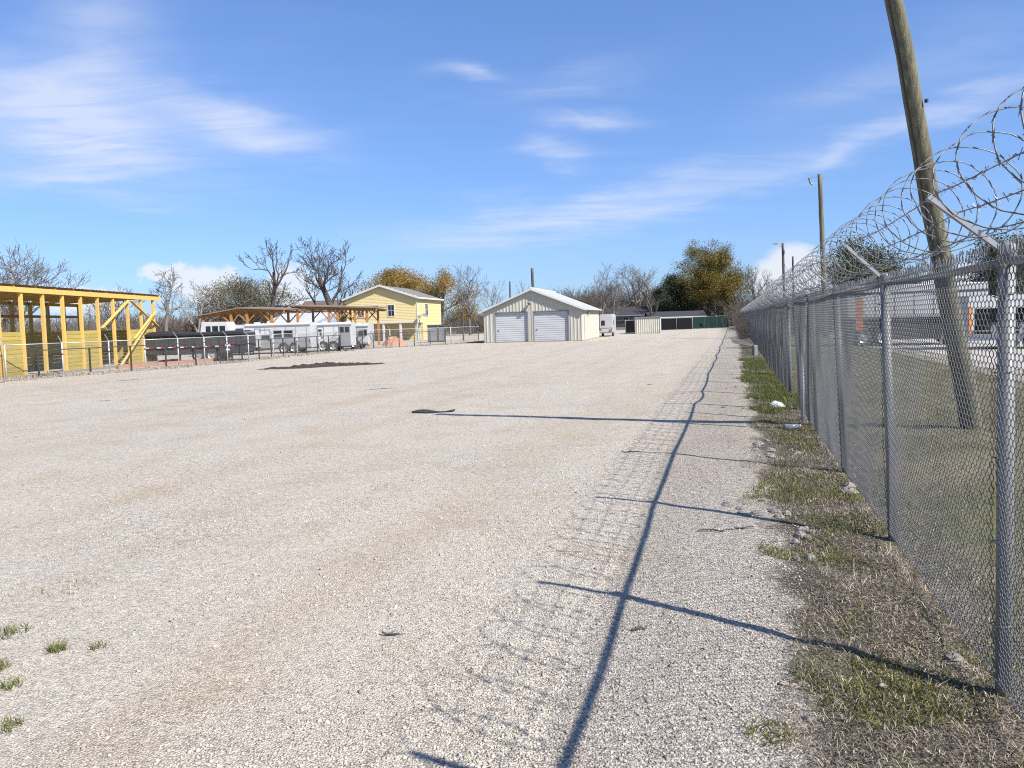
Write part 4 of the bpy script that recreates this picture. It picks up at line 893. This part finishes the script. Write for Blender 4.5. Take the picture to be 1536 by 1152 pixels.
# thin black strip lying flat on the gravel, edges curved
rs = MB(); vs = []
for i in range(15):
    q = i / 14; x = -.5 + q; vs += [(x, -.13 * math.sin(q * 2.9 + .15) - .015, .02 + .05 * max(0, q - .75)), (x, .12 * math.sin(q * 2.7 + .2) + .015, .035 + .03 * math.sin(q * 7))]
rs.add(vs, [(2 * i, 2 * i + 2, 2 * i + 3, 2 * i + 1) for i in range(14)]); o = rs.build('dark_strip', rubber); so = o.modifiers.new('thick', 'SOLIDIFY'); so.thickness = .012
o.location = (-1.85, 16.85, float(gh(-1.85, 16.85))); tag(o, 'black strip lying flat out on the gravel', 'rubber')
for i, (x, y, L, lab) in enumerate(((-.84, 4.73, .16, 'short dark stick lying on the gravel in the foreground'), (.79, 4.74, .12, 'reddish twig on gravel beside the long rail shadow'), (1.80, 11.25, .3, 'dark leafy twig at the tip of a wire shadow'), (-4.16, 23.5, .9, 'thin dark stick out on the open gravel'), (4.15, 22.1, .16, 'dark clod on pale gravel far up the lot'), (1.9, 6.9, .35, 'thin dry stick on coarse gravel near the verge'), (2.2, 7.0, .2, 'dark splinter at the broken gravel edge'))):
    rg = random.Random(i); m = MB(); z = float(gh(x, y)); pts = [(L * (q - .5), L * rg.uniform(-.08, .08), .012 + rg.uniform(0, .012)) for q in np.linspace(0, 1, 6)]
    m.tube(pts, [.006, .009, .008, .007, .005, .003], 5); m.tube([pts[2], (pts[2][0] + L * .15, L * .22, .03)], [.006, .003], 4); o = m.build('twig', barkd); o.location = (x, y, z); o.rotation_euler = (0, 0, rg.uniform(-.5, .5)); tag(o, lab, 'twig')
def tuft(label, x, y, n, h, spread, mat=tuftg, name='grass_tuft', cat='grass', lean=(.25, .95)):
    o = thing(name, label, cat, (x, y, float(gh(x, y))))
    a = rng.random(n) * 6.28; r = spread * np.sqrt(rng.random(n)) * .5
    blades('blades', r * np.cos(a), r * np.sin(a), h * rng.uniform(.5, 1.1, n), rng.uniform(.004, .007, n), rng.uniform(*lean, n), mat, '', z=np.zeros(n), parent=o); return o
for x, y, n, h, sp, lab in ((-3.0, 4.65, 90, .095, .11, 'dense bright green grass tuft alone on gravel'), (-2.74, 4.66, 34, .07, .08, 'thin sprig of grass next to the dense green tuft'), (-3.5, 4.95, 70, .11, .2, 'yellowish grass tuft at the gravel edge behind the dense tuft'), (-3.22, 4.42, 60, .09, .12, 'small grass tuft in front of the dense green one'), (-2.99, 4.19, 60, .075, .11, 'low olive grass tuft on foreground gravel'), (-2.70, 3.74, 60, .075, .14, 'sparse olive tuft closest to the bare foreground gravel')):
    tuft(lab, x, y, n, h, sp)
tuft('wispy dry grass line on the open gravel', -3.62, 5.8, 60, .06, .42, straw)
o = tuft('leafy dark green weed clump at the gravel lip by the fence', 1.20, 3.46, 160, .07, .24, strawg, 'weed_clump', 'weed', (.5, .98))
for i, (s_, d_, n, lab) in enumerate(((-.05, -.3, 260, 'bright green weed clump at the foot of the nearest full fence post'), (36, -.6, 160, 'green weed clump near the upright concrete block'), (46, -.7, 220, 'tall green weeds past the heap of boards'), (105, -1.6, 300, 'green weeds beside the far gate post'))):
    x, y = xy(s_, d_); tuft(lab, x, y, n, .07 if i == 0 else .3, .55 if i == 0 else .9, tuftg, 'weed_clump', 'weed', (.3, .9))
tuft('green grass mound at the foot of the small ribbed shed', 17.6, 92.6, 400, .42, 3.2, tuftg)

# ------------------------------------------------------------------ far end: shed, screened fences, gate, camper, parked truck
sh = thing('ribbed_shed', 'small low cream ribbed metal shed with flat top', 'shed', (15.95, 94, 0), R(-8))
m = MB(); corrug(m, (0, 0), (3.15, 0), 0, lambda q: 2.05, .26, .05); m.build('front_wall', shedm, sh); m = MB(); corrug(m, (3.15, 0), (3.15, 3), 0, lambda q: 2.05, .26, .05, (1, 0)); m.build('side_wall', shedm, sh)
m = MB(); corrug(m, (0, 3), (0, 0), 0, lambda q: 2.05, .26, .05, (-1, 0)); m.build('side_wall', shedm, sh); MB().box(-.12, 3.27, -.15, 3.1, 2.05, 2.15).build('roof_sheet', greyw, sh); MB().box(3.06, 3.22, -.075, -.052, 0, 2.05).build('corner_trim', trimw, sh)
def screen_fence(name, label, p0, p1, H, mat, bay=3.):
    d_ = Vector((p1[0] - p0[0], p1[1] - p0[1], 0)); L = d_.length; o = thing(name, label, 'fence', (p0[0], p0[1], 0), math.atan2(d_.y, d_.x)); n = max(1, round(L / bay))
    for i in range(n + 1):
        x = L * i / n; MB().tube([(x, 0, -.2), (x, 0, H + .12)], .05, 8).build('post', galv, o, True)
        if i < n:
            a, b = x, L * (i + 1) / n; q = 12; vs = []
            for k in range(q + 1): xx = a + .03 + (b - a - .06) * k / q; vs += [(xx, -.07 + .02 * math.sin(k * 1.7 + i), .06), (xx, -.07 + .012 * math.sin(k * 2.3 + i), H - .05 - .03 * math.sin(math.pi * k / q))]
            m = MB(); m.add(vs, [(2 * k, 2 * k + 2, 2 * k + 3, 2 * k + 1) for k in range(q)]); m.build('screen_panel', mat, o); MB().tube([(a, 0, H), (b, 0, H)], .03, 6).build('top_rail', galv, o)
    return o
screen_fence('screened_fence', 'fence wrapped in black privacy screen right beside the ribbed shed', (23.0, 113), (28.6, 116), 1.82, blackscreen)
screen_fence('screened_fence', 'fence wrapped in dark green privacy screen leading to the gate', (28.9, 117), (36.0, 121.5), 1.95, greenscreen)
screen_fence('screened_fence', 'short black screened panel between camper and ribbed shed', (15.4, 98.5), (17.4, 98.8), 1.75, blackscreen)
gt = thing('swing_gate', 'galvanised pipe gate with diagonal brace and green screen by the far fence corner', 'gate', (36.2, 121.6, 0), R(12))
for x in (0, 2.0, 4.0): MB().tube([(x, 0, -.1), (x, 0, 2.25)], .055, 8).build('gate_post', galv, gt, True)
for a in (0, 2.0):
    MB().tube([(a, -.02, 1.85), (a + 2, -.02, .25)], .035, 6).build('brace', galv, gt); MB().box(a + .05, a + 1.95, .05, .07, .15, 1.9).build('screen_panel', greenscreen, gt)
    for z in (.15, 1.95): MB().tube([(a, 0, z), (a + 2, 0, z)], .035, 6).build('rail', galv, gt)
rv = thing('travel_trailer', 'white travel trailer showing its rear beyond the garage', 'trailer', (10.2, 84.5, 0), R(-12)); rv.scale = (.82, .9, .95)
m = MB(); m.prism([(0, .5), (0, 2.5), (.12, 2.68), (1.75, 2.68), (1.87, 2.5), (1.87, .5)], 'y', 0, 5.5); m.build('body', whitep, rv, bevel=.04)
f_ = MB().box(.25, .75, -.025, -.003, 1.35, 1.95).build('window', darksteel, rv); MB().box(.29, .71, -.035, -.026, 1.39, 1.91).build('pane', glassd, f_)
MB().box(1.872, 1.885, .7, 1.4, 1.4, 2.0).build('window', glassd, rv); MB().box(1.872, 1.885, 2.4, 3.0, .6, 2.2).build('door', silverp, rv)
MB().box(.02, 1.85, -.012, -.002, 1.0, 1.06).build('stripe', redm, rv); MB().box(-.02, 1.9, -.12, -.004, .42, .52).build('bumper', galv, rv)
for x in (.12, 1.65): MB().box(x, x + .12, -.03, -.003, .75, .95).build('tail_lamp', redm, rv)
MB().box(1.45, 1.75, -.1, -.003, .55, .9).build('spare_carrier', galv, rv)
for y in (2.2, 3.0):
    for x in (.2, 1.67):
        w_ = wheel(rv, 0, 0, .34); w_.rotation_euler = (0, 0, R(90)); w_.location = (x, y, 0)
def car(name, label, cat, loc, rz, L, W, prof, paint, wins, wh, r=.36, front_dark=None):
    o = thing(name, label, cat, loc, rz)
    m = MB(); m.prism(prof, 'y', 0, W); m.build('body', paint, o, bevel=.06)
    for poly in wins: MB().prism(poly, 'y', -.012, -.002).build('window', glassd, o)
    for x in wh:
        wheel(o, x, .08, r); wheel(o, x, W - .08, r); MB().prism([(x + (r + .07) * math.cos(a), r + (r + .07) * math.sin(a)) for a in np.linspace(-.25, math.pi + .25, 12)], 'y', -.008, -.003).build('wheel_arch', rubber, o)
    MB().box(-.06, .1, .05, W - .05, .38, .58).build('bumper', darksteel, o); MB().box(L - .1, L + .06, .05, W - .05, .38, .58).build('bumper', darksteel, o)
    for y in (.1, W - .35): MB().box(-.03, .02, y, y + .25, .7, .85).build('headlight', whitem, o); MB().box(L - .02, L + .03, y, y + .25, .75, .95).build('tail_lamp', redm, o)
    return o
pick = [(0, .45), (0, .95), (1.2, 1.08), (1.75, 1.72), (3.1, 1.74), (3.3, 1.1), (5.3, 1.1), (5.3, .45)]
pw_ = [[(1.45, 1.12), (1.85, 1.62), (2.4, 1.64), (2.4, 1.12)], [(2.5, 1.12), (2.5, 1.64), (3.0, 1.64), (3.15, 1.12)]]
car('pickup_truck', 'dark pickup truck parked before the grey ranch house', 'truck', (17.2, 131, 0), R(3), 5.3, 1.9, pick, blackp, pw_, (1.0, 4.2))
# ------------------------------------------------------------------ vehicles in the field beyond the tall fence
bt = thing('box_trailer', 'long white box trailer on dark running gear beyond the tall fence', 'trailer', (19.5, 42.6, 0), R(-8))
MB().box(0, 7.6, 0, 2.5, 1.62, 3.5).build('box_body', whitep, bt, bevel=.05)
MB().box(-.02, 7.62, -.03, -.003, 3.0, 3.1).build('side_rail', darksteel, bt); MB().box(-.02, 7.62, -.03, -.003, 1.6, 1.72).build('bottom_rail', galv, bt)
for i in range(7): MB().box(.5 + i * 1.05, .54 + i * 1.05, -.02, -.003, 1.74, 2.98).build('panel_seam', galv, bt)
MB().box(.2, 7.4, .3, .45, 1.2, 1.58).build('chassis_beam', darksteel, bt); MB().box(.2, 7.4, 2.05, 2.2, 1.2, 1.58).build('chassis_beam', darksteel, bt); MB().box(2.2, 5.2, .12, 2.3, .35, 1.18).build('storage_locker', blackp, bt)
for x in (.9, 2.0, 6.2): wheel(bt, x, .15, .5, .3); wheel(bt, x, 2.35, .5, .3)
for x in (5.2, 5.4): MB().box(x, x + .1, .3, .4, 0, 1.2).build('landing_leg', galv, bt)
ct = thing('concession_trailer', 'white open-sided trailer with a wide dark serving hatch beyond the tall fence', 'trailer', (22.2, 35.6, 0), R(-6))
m = MB(); m.box(0, 4.6, .02, 2.2, 2.0, 2.62); m.box(0, 4.6, .02, 2.2, .38, .72); m.box(0, .28, .02, 2.2, .72, 2.0); m.box(4.3, 4.6, .02, 2.2, .72, 2.0); m.build('body', whitep, ct)
MB().box(.28, 4.3, 1.9, 2.1, .73, 1.99).build('inner_wall', darksteel, ct); MB().box(.2, 4.4, -.25, .05, .90, .94).build('counter_shelf', galv, ct)
for x in (1.3, 2.6, 3.4): MB().box(x, x + .5, .5, 1.0, .74, 1.3).build('appliance', galv, ct)
MB().box(.02, .16, -.004, .017, .8, 2.1).build('orange_strip', orangep, ct)
for x in (1.9, 2.8): wheel(ct, x, -.02, .33)
MB().tube([(4.6, 1.1, .45), (5.6, 1.1, .45)], .05, 6).build('tow_bar', darksteel, ct)
om = thing('marker_panel', 'narrow upright orange panel on a post beyond the fence', 'sign', (13.2, 27.8, 0), R(-20))
MB().box(-.03, .03, .03, .08, -.1, 2.6).build('post', galv, om); MB().box(-.13, .13, .0, .028, 1.3, 2.55).build('panel', orangep, om)

# ------------------------------------------------------------------ trees
class TreeGen:
    def __init__(s, seed, H, r0, kids=(7, 5, 5, 4), ang=(28, 58), wig=.16, up=.06, first=.3, ratio=(.5, .78), rmin=.014, leanv=(0, 0)):
        s.rg = random.Random(seed); s.H = H; s.kids = kids; s.ang = ang; s.wig = wig; s.up = up; s.first = first; s.ratio = ratio; s.rmin = rmin; s.br = []
        s.grow(Vector((0, 0, -.2)), Vector((leanv[0], leanv[1], 1)).normalized(), H * .62, r0, 0)
        zm = max(p.z for b in s.br for p in b[0]); k = H / zm
        s.br = [([p * k for p in P], rr, lv) for P, rr, lv in s.br]
    def grow(s, p, d, L, r, lv):
        rg = s.rg; n = 7 if lv == 0 else (5 if lv == 1 else (4 if lv == 2 else 3)); pts = [p.copy()]; rad = [r]; dirs = [d.copy()]
        for i in range(n):
            w = s.wig * (.45 if lv == 0 else 1.)
            d = (d + Vector((rg.gauss(0, w), rg.gauss(0, w), rg.gauss(0, w) + s.up * (.5 if lv < 2 else 1)))).normalized()
            p = p + d * (L / n); pts.append(p.copy()); rad.append(max(s.rmin, r * (1 - (.5 if lv == 0 else .62) * (i + 1) / n))); dirs.append(d.copy())
        s.br.append((pts, rad, lv))
        if lv >= len(s.kids): return
        k = s.kids[lv]; az0 = rg.random() * 6.28
        for c in range(k):
            t_ = s.first + (1 - s.first) * (c + rg.random() * .6) / k if lv == 0 else .25 + .75 * (c + rg.random()) / k
            t_ = min(t_, 1.); i = min(int(t_ * n), n - 1); q = t_ * n - i; pp_ = pts[i].lerp(pts[i + 1], q); dd = dirs[i]
            a = R(rg.uniform(*s.ang)) * (.55 if c == k - 1 else 1.); az0 += 2.4 + rg.uniform(-.5, .5)
            ax = dd.cross(Vector((math.cos(az0), math.sin(az0), .3))).normalized(); nd_ = Matrix.Rotation(a, 3, ax) @ dd
            if lv == 0 and nd_.z < .05: nd_.z = .1; nd_.normalize()
            rr = rad[i] * (1 - q) + rad[i + 1] * q
            s.grow(pp_, nd_, L * rg.uniform(*s.ratio) * (1.08 - .35 * t_), max(s.rmin, rr * rg.uniform(.5, .72)), lv + 1)
    def mesh(s, lvs, squash=1.):
        Vs, Fs = [], []; n0 = 0
        for P, rr, lv in s.br:
            if lv not in lvs: continue
            n = 8 if lv == 0 else (5 if lv == 1 else 3)
            A = np.array([tuple(p) for p in P]); t_ = np.gradient(A, axis=0); t_ /= np.linalg.norm(t_, axis=1, keepdims=True) + 1e-9
            ref = np.array([.3, .9, .1]) if abs(t_[0][1]) < .9 else np.array([1., 0, 0]); a = np.cross(t_, ref); a /= np.linalg.norm(a, axis=1, keepdims=True) + 1e-9; b = np.cross(t_, a)
            an = np.arange(n) * 2 * np.pi / n; ring = A[:, None] + np.array(rr)[:, None, None] * (a[:, None] * np.cos(an)[:, None] + b[:, None] * np.sin(an)[:, None])
            K = len(P); i = np.arange(K * n).reshape(K, n) + n0; j = np.roll(i, -1, 1)
            Vs.append(ring.reshape(-1, 3)); Fs.append(np.stack([i[:-1], j[:-1], j[1:], i[1:]], -1).reshape(-1, 4)); n0 += K * n
        return np.concatenate(Vs), np.concatenate(Fs)
    def tips(s, lvs):
        return np.array([tuple(p) for P, rr, lv in s.br if lv in lvs for p in P[1:]])
def bare_tree(label, x, y, seed, H, r0, mat=bark, widen=1., **kw):
    g_ = TreeGen(seed, H, r0, **kw); o = thing('bare_tree', label, 'tree', (x, y, 0), random.Random(seed).random() * 0)
    nk = len(g_.kids); V, F = g_.mesh({0, 1}); V = V * [widen, widen, 1]; link_mesh('trunk', V, F, mat, o, True)
    V, F = g_.mesh(set(range(2, nk + 1))); V = V * [widen, widen, 1]; link_mesh('crown', V, F, mat, o); return o
def leaf_quads(pts, n, spread, size, seed):
    rg = np.random.default_rng(seed); c = pts[rg.integers(0, len(pts), n)] + np.clip(rg.normal(0, spread, (n, 3)), -1.5 * spread, 1.5 * spread); sz = size * rg.uniform(.6, 1.4, n)[:, None]
    a = rg.normal(size=(n, 3)); a /= np.linalg.norm(a, axis=1, keepdims=True); b = np.cross(a, rg.normal(size=(n, 3))); b /= np.linalg.norm(b, axis=1, keepdims=True)
    V = np.stack([c - a * sz, c + b * sz * .45, c + a * sz, c - b * sz * .45], 1).reshape(-1, 3); F = np.arange(4 * n).reshape(n, 4); return V, F
def leafy_tree(label, x, y, seed, H, r0, leafm, n, spread, size, mat=barkd, widen=1., lv=(2, 3), name='leafy_tree', dome=None, **kw):
    g_ = TreeGen(seed, H, r0, **kw); o = thing(name, label, 'tree', (x, y, 0)); V, F = g_.mesh(set(range(0, 4))); link_mesh('trunk', V * [widen, widen, 1], F, mat, o)
    tp = g_.tips(set(lv)) * [widen, widen, 1]
    if dome:      # extra clumps of foliage filling a rounded crown
        rx, rz, zc, nc = dome; rg = np.random.default_rng(seed + 5); u = rg.normal(size=(nc, 3)); u /= np.linalg.norm(u, axis=1, keepdims=True); u *= (rg.random((nc, 1)) ** .35) * rg.uniform(.75, 1.08, (nc, 1))
        cl = u * [rx, rx, rz] + [0, 0, zc]; cl = np.repeat(cl, max(1, len(tp) // nc), 0) + np.clip(rg.normal(0, .55, (nc * max(1, len(tp) // nc), 3)), -1., 1.); tp = np.concatenate([tp[tp[:, 2] < zc + rz * .9], cl])
    V, F = leaf_quads(tp, n, spread, size, seed); link_mesh('crown', V, F, leafm, o); return o
K4 = (7, 5, 5, 4); K3 = (6, 5, 4)
bare_tree('broad bare twiggy tree rising behind the barn roof', -47, 70, 1, 10.8, .30, bark, kids=(8, 6, 5, 4), rmin=.02, widen=1.1)
bare_tree('dense grey twiggy tree seen through the barn frame', -42, 60, 31, 7.5, .2, bark, kids=(7, 6, 5, 4), rmin=.014)
bare_tree('tangled bare tree low behind the barn posts', -33.5, 62, 36, 6.3, .16, bark, kids=(7, 6, 5, 4), rmin=.014)
bare_tree('pale forked tree with two crooked limbs past the barn end', -40, 85, 42, 9.9, .28, bark, kids=(5, 4, 4, 3), first=.25, wig=.28, rmin=.024)
leafy_tree('grey olive evergreen oak behind the timber carport', -36.2, 100, 7, 9.6, .35, lf_oak, 24000, .45, .11, bark, 1.5, dome=(7.0, 3.0, 5.6, 90), kids=(9, 5, 5), first=.2)
bare_tree('twiggy grey tree leaning into the olive oak', -41.5, 96, 51, 9.0, .2, barkp, kids=(6, 5, 5, 3), rmin=.016, leanv=(.2, 0))
bare_tree('dead tall tree with broken crooked limbs above the carport', -31.4, 95, 23, 13.4, .42, barkd, kids=(6, 4, 4, 3), first=.45, wig=.3, ang=(20, 55), ratio=(.4, .66), rmin=.028, widen=.85)
bare_tree('largest bare tree with spreading dark limbs beside the yellow house', -24.6, 106, 5, 15.6, .62, barkd, kids=(7, 5, 5, 4), first=.3, up=.10, wig=.2, rmin=.028)
leafy_tree('broad orange-leaved tree behind the yellow house roof', -19.5, 128, 9, 12.3, .4, lf_or, 26000, .45, .13, barkd, 1.1, dome=(6.6, 4.2, 7.6, 90), kids=(8, 6, 5), first=.15)
leafy_tree('thinner brown-orange tree at the end of the yellow house', -11.5, 124, 14, 11.2, .35, lf_or, 15000, .6, .115, bark, 1.1, kids=(8, 6, 5), first=.12)
bare_tree('slender bare tree between yellow house and garage', -6.8, 122, 16, 12.4, .28, bark, kids=(7, 5, 5, 3), up=.1, rmin=.018, widen=.8)
bare_tree('small bare forked tree near the garage eave', -2.9, 118, 19, 9.0, .22, bark, kids=(4, 4, 4, 3), up=.1, rmin=.018, widen=.75)
bare_tree('stubby dark snag poking above the garage ridge', 2.0, 121, 21, 9.0, .26, barkd, kids=(3, 3), first=.6, up=.12, rmin=.03, widen=.8)
bare_tree('pale slim bare tree behind the travel trailer', 15.8, 130, 24, 12.2, .24, bark, kids=(6, 5, 5, 3), up=.12, rmin=.018, widen=.8)
bare_tree('second slim bare tree close to the pale one behind the travel trailer', 18.4, 131, 28, 11.0, .22, bark, kids=(6, 5, 5, 3), up=.1, rmin=.018, widen=.9)
bare_tree('wide pale twiggy tree behind the grey ranch roof', 26.3, 150, 33, 13.2, .3, barkp, kids=(8, 6, 5, 4), up=.06, rmin=.02)
bare_tree('dark crooked bare tree in front of the ranch house roof', 24.4, 126, 38, 10.6, .3, barkd, kids=(4, 4, 4, 3), wig=.28, first=.25, rmin=.018)
leafy_tree('large dark green tree with orange tips above the green screened fence', 36.6, 136, 3, 15.4, .6, lf_mix, 90000, .45, .105, barkd, .95, dome=(7.0, 6.6, 8.6, 130), kids=(11, 6, 5), first=.1)
leafy_tree('darker lower evergreen leaning against the large orange-tipped tree', 31.2, 139, 12, 10.6, .35, lf_dk, 26000, .5, .13, barkd, .9, dome=(4.2, 4.4, 5.6, 60), kids=(9, 5, 5), first=.12)
bare_tree('bare upright tree with pale twigs beside the large orange-tipped tree', 40.2, 120, 44, 10.8, .28, bark, kids=(8, 6, 5, 3), up=.12, rmin=.018, widen=.85, first=.15)
leafy_tree('dark dense evergreen behind the razor wire', 35.6, 72, 17, 9.0, .35, lf_dk, 26000, .6, .11, barkd, 1.25, kids=(9, 6, 5), first=.15)
leafy_tree('dark evergreen beyond the white van', 40.6, 60, 27, 7.6, .3, lf_dk, 20000, .5, .10, barkd, 1.0, kids=(9, 6, 5), first=.15)
leafy_tree('olive evergreen further along the field past the van', 48, 64, 29, 9.5, .3, lf_oak, 18000, .55, .11, barkd, 1.1, kids=(9, 6, 5), first=.15)
bare_tree('thin bare tree between the two dark evergreens in the field', 38.6, 66, 47, 7.6, .16, bark, kids=(6, 5, 4, 3), up=.1, rmin=.014)

# ------------------------------------------------------------------ far brush that reads as one mass
def brush(name, label, segs, n, hmin, hmax, seed, r=.022, dep=5.):
    rg = np.random.default_rng(seed); ww = np.array([math.hypot(b[0] - a[0], b[1] - a[1]) for a, b, *_ in segs]); pick_ = rg.choice(len(segs), n, p=ww / ww.sum())
    a = np.array([q[0] for q in segs], float)[pick_]; b = np.array([q[1] for q in segs], float)[pick_]; hs = np.array([q[2] for q in segs], float)[pick_]
    u = rg.random((n, 1)); base = a + (b - a) * u + rg.normal(0, dep / 2, (n, 2))
    env = .55 + .65 * vnoise(base[:, 0] * .22, base[:, 1] * .05, seed) ; h = hs * env * rg.uniform(hmin, hmax, n)
    z0 = rg.random(n) ** 1.5 * h * .75; dr = rg.normal(0, .42, (n, 2)); K = 5; q = np.linspace(0, 1, K)[None, :, None]
    seg_h = (h - z0)[:, None] * .8
    P = np.zeros((n, K, 3)); wob = np.cumsum(rg.normal(0, .10, (n, K, 2)), 1)
    P[..., :2] = base[:, None] + dr[:, None] * q * seg_h[..., None] + wob * seg_h[..., None] * .5; P[..., 2] = z0[:, None] + q[..., 0] * seg_h * rg.uniform(.5, 1.1, (n, 1))
    V, F = wire_tubes(P, r, 3); o = link_mesh(name, V, F, brushm); o['kind'] = 'stuff'; return tag(o, label, 'brush')
brush('far_brush', 'brown leafless thicket along the skyline behind the buildings', [((-60, 112), (-20, 140), 5.5), ((-12, 138), (4, 142), 6.5), ((4, 142), (18, 146), 8.8), ((16, 150), (34, 158), 9.0), ((38, 138), (70, 140), 7.0), ((-62, 75), (-44, 105), 4.8)], 30000, .7, 1.15, 5)
brush('field_brush', 'grey brush hedge closing the field beyond the tall fence', [((33, 84), (60, 74), 4.4), ((28, 62), (33, 84), 3.6), ((41, 120), (34, 90), 5.0)], 9000, .7, 1.15, 6, r=.016)

brush('dry_vines', 'dry brown vines tangled on the fence toward the far gate', [(xy(60, -.05), xy(117, -.1), 1.9)], 3500, .6, 1.1, 9, r=.012, dep=.35)
scene.cycles.filter_width = 1.1
scene.cycles.use_denoising = False
scene.cycles.max_bounces = 6; scene.cycles.diffuse_bounces = 3; scene.cycles.glossy_bounces = 2

rx_, ry_ = [], []
for (a, b), (c_, d_) in zip(LF[1:-1], LF[2:]):
    for k in range(70):
        q = rng.random(); rx_.append(a + (c_ - a) * q + .35 + abs(rng.normal(0, .45))); ry_.append(b + (d_ - b) * q - abs(rng.normal(0, .3)))
pebbles('rubble_strip', np.array(rx_), np.array(ry_), rng.gamma(2.2, .022, len(rx_)) + .015, conc, 'grey rubble strewn along the foot of the low black fence')
x, y = np.array(rx_) + rng.normal(0, .3, len(rx_)), np.array(ry_) + rng.normal(0, .3, len(rx_)); x = np.repeat(x, 6) + rng.normal(0, .12, 6 * len(x)); y = np.repeat(y, 6) + rng.normal(0, .12, len(x))
k = vnoise(x * .5, y * .5, 77) > .5; x, y = x[k], y[k]; n = len(x)
blades('dry_fence_grass', x, y, rng.gamma(4, .03, n) + .05, rng.uniform(.01, .02, n), rng.uniform(.3, .9, n), straw, 'dry grass sprouting along the foot of the low black fence')
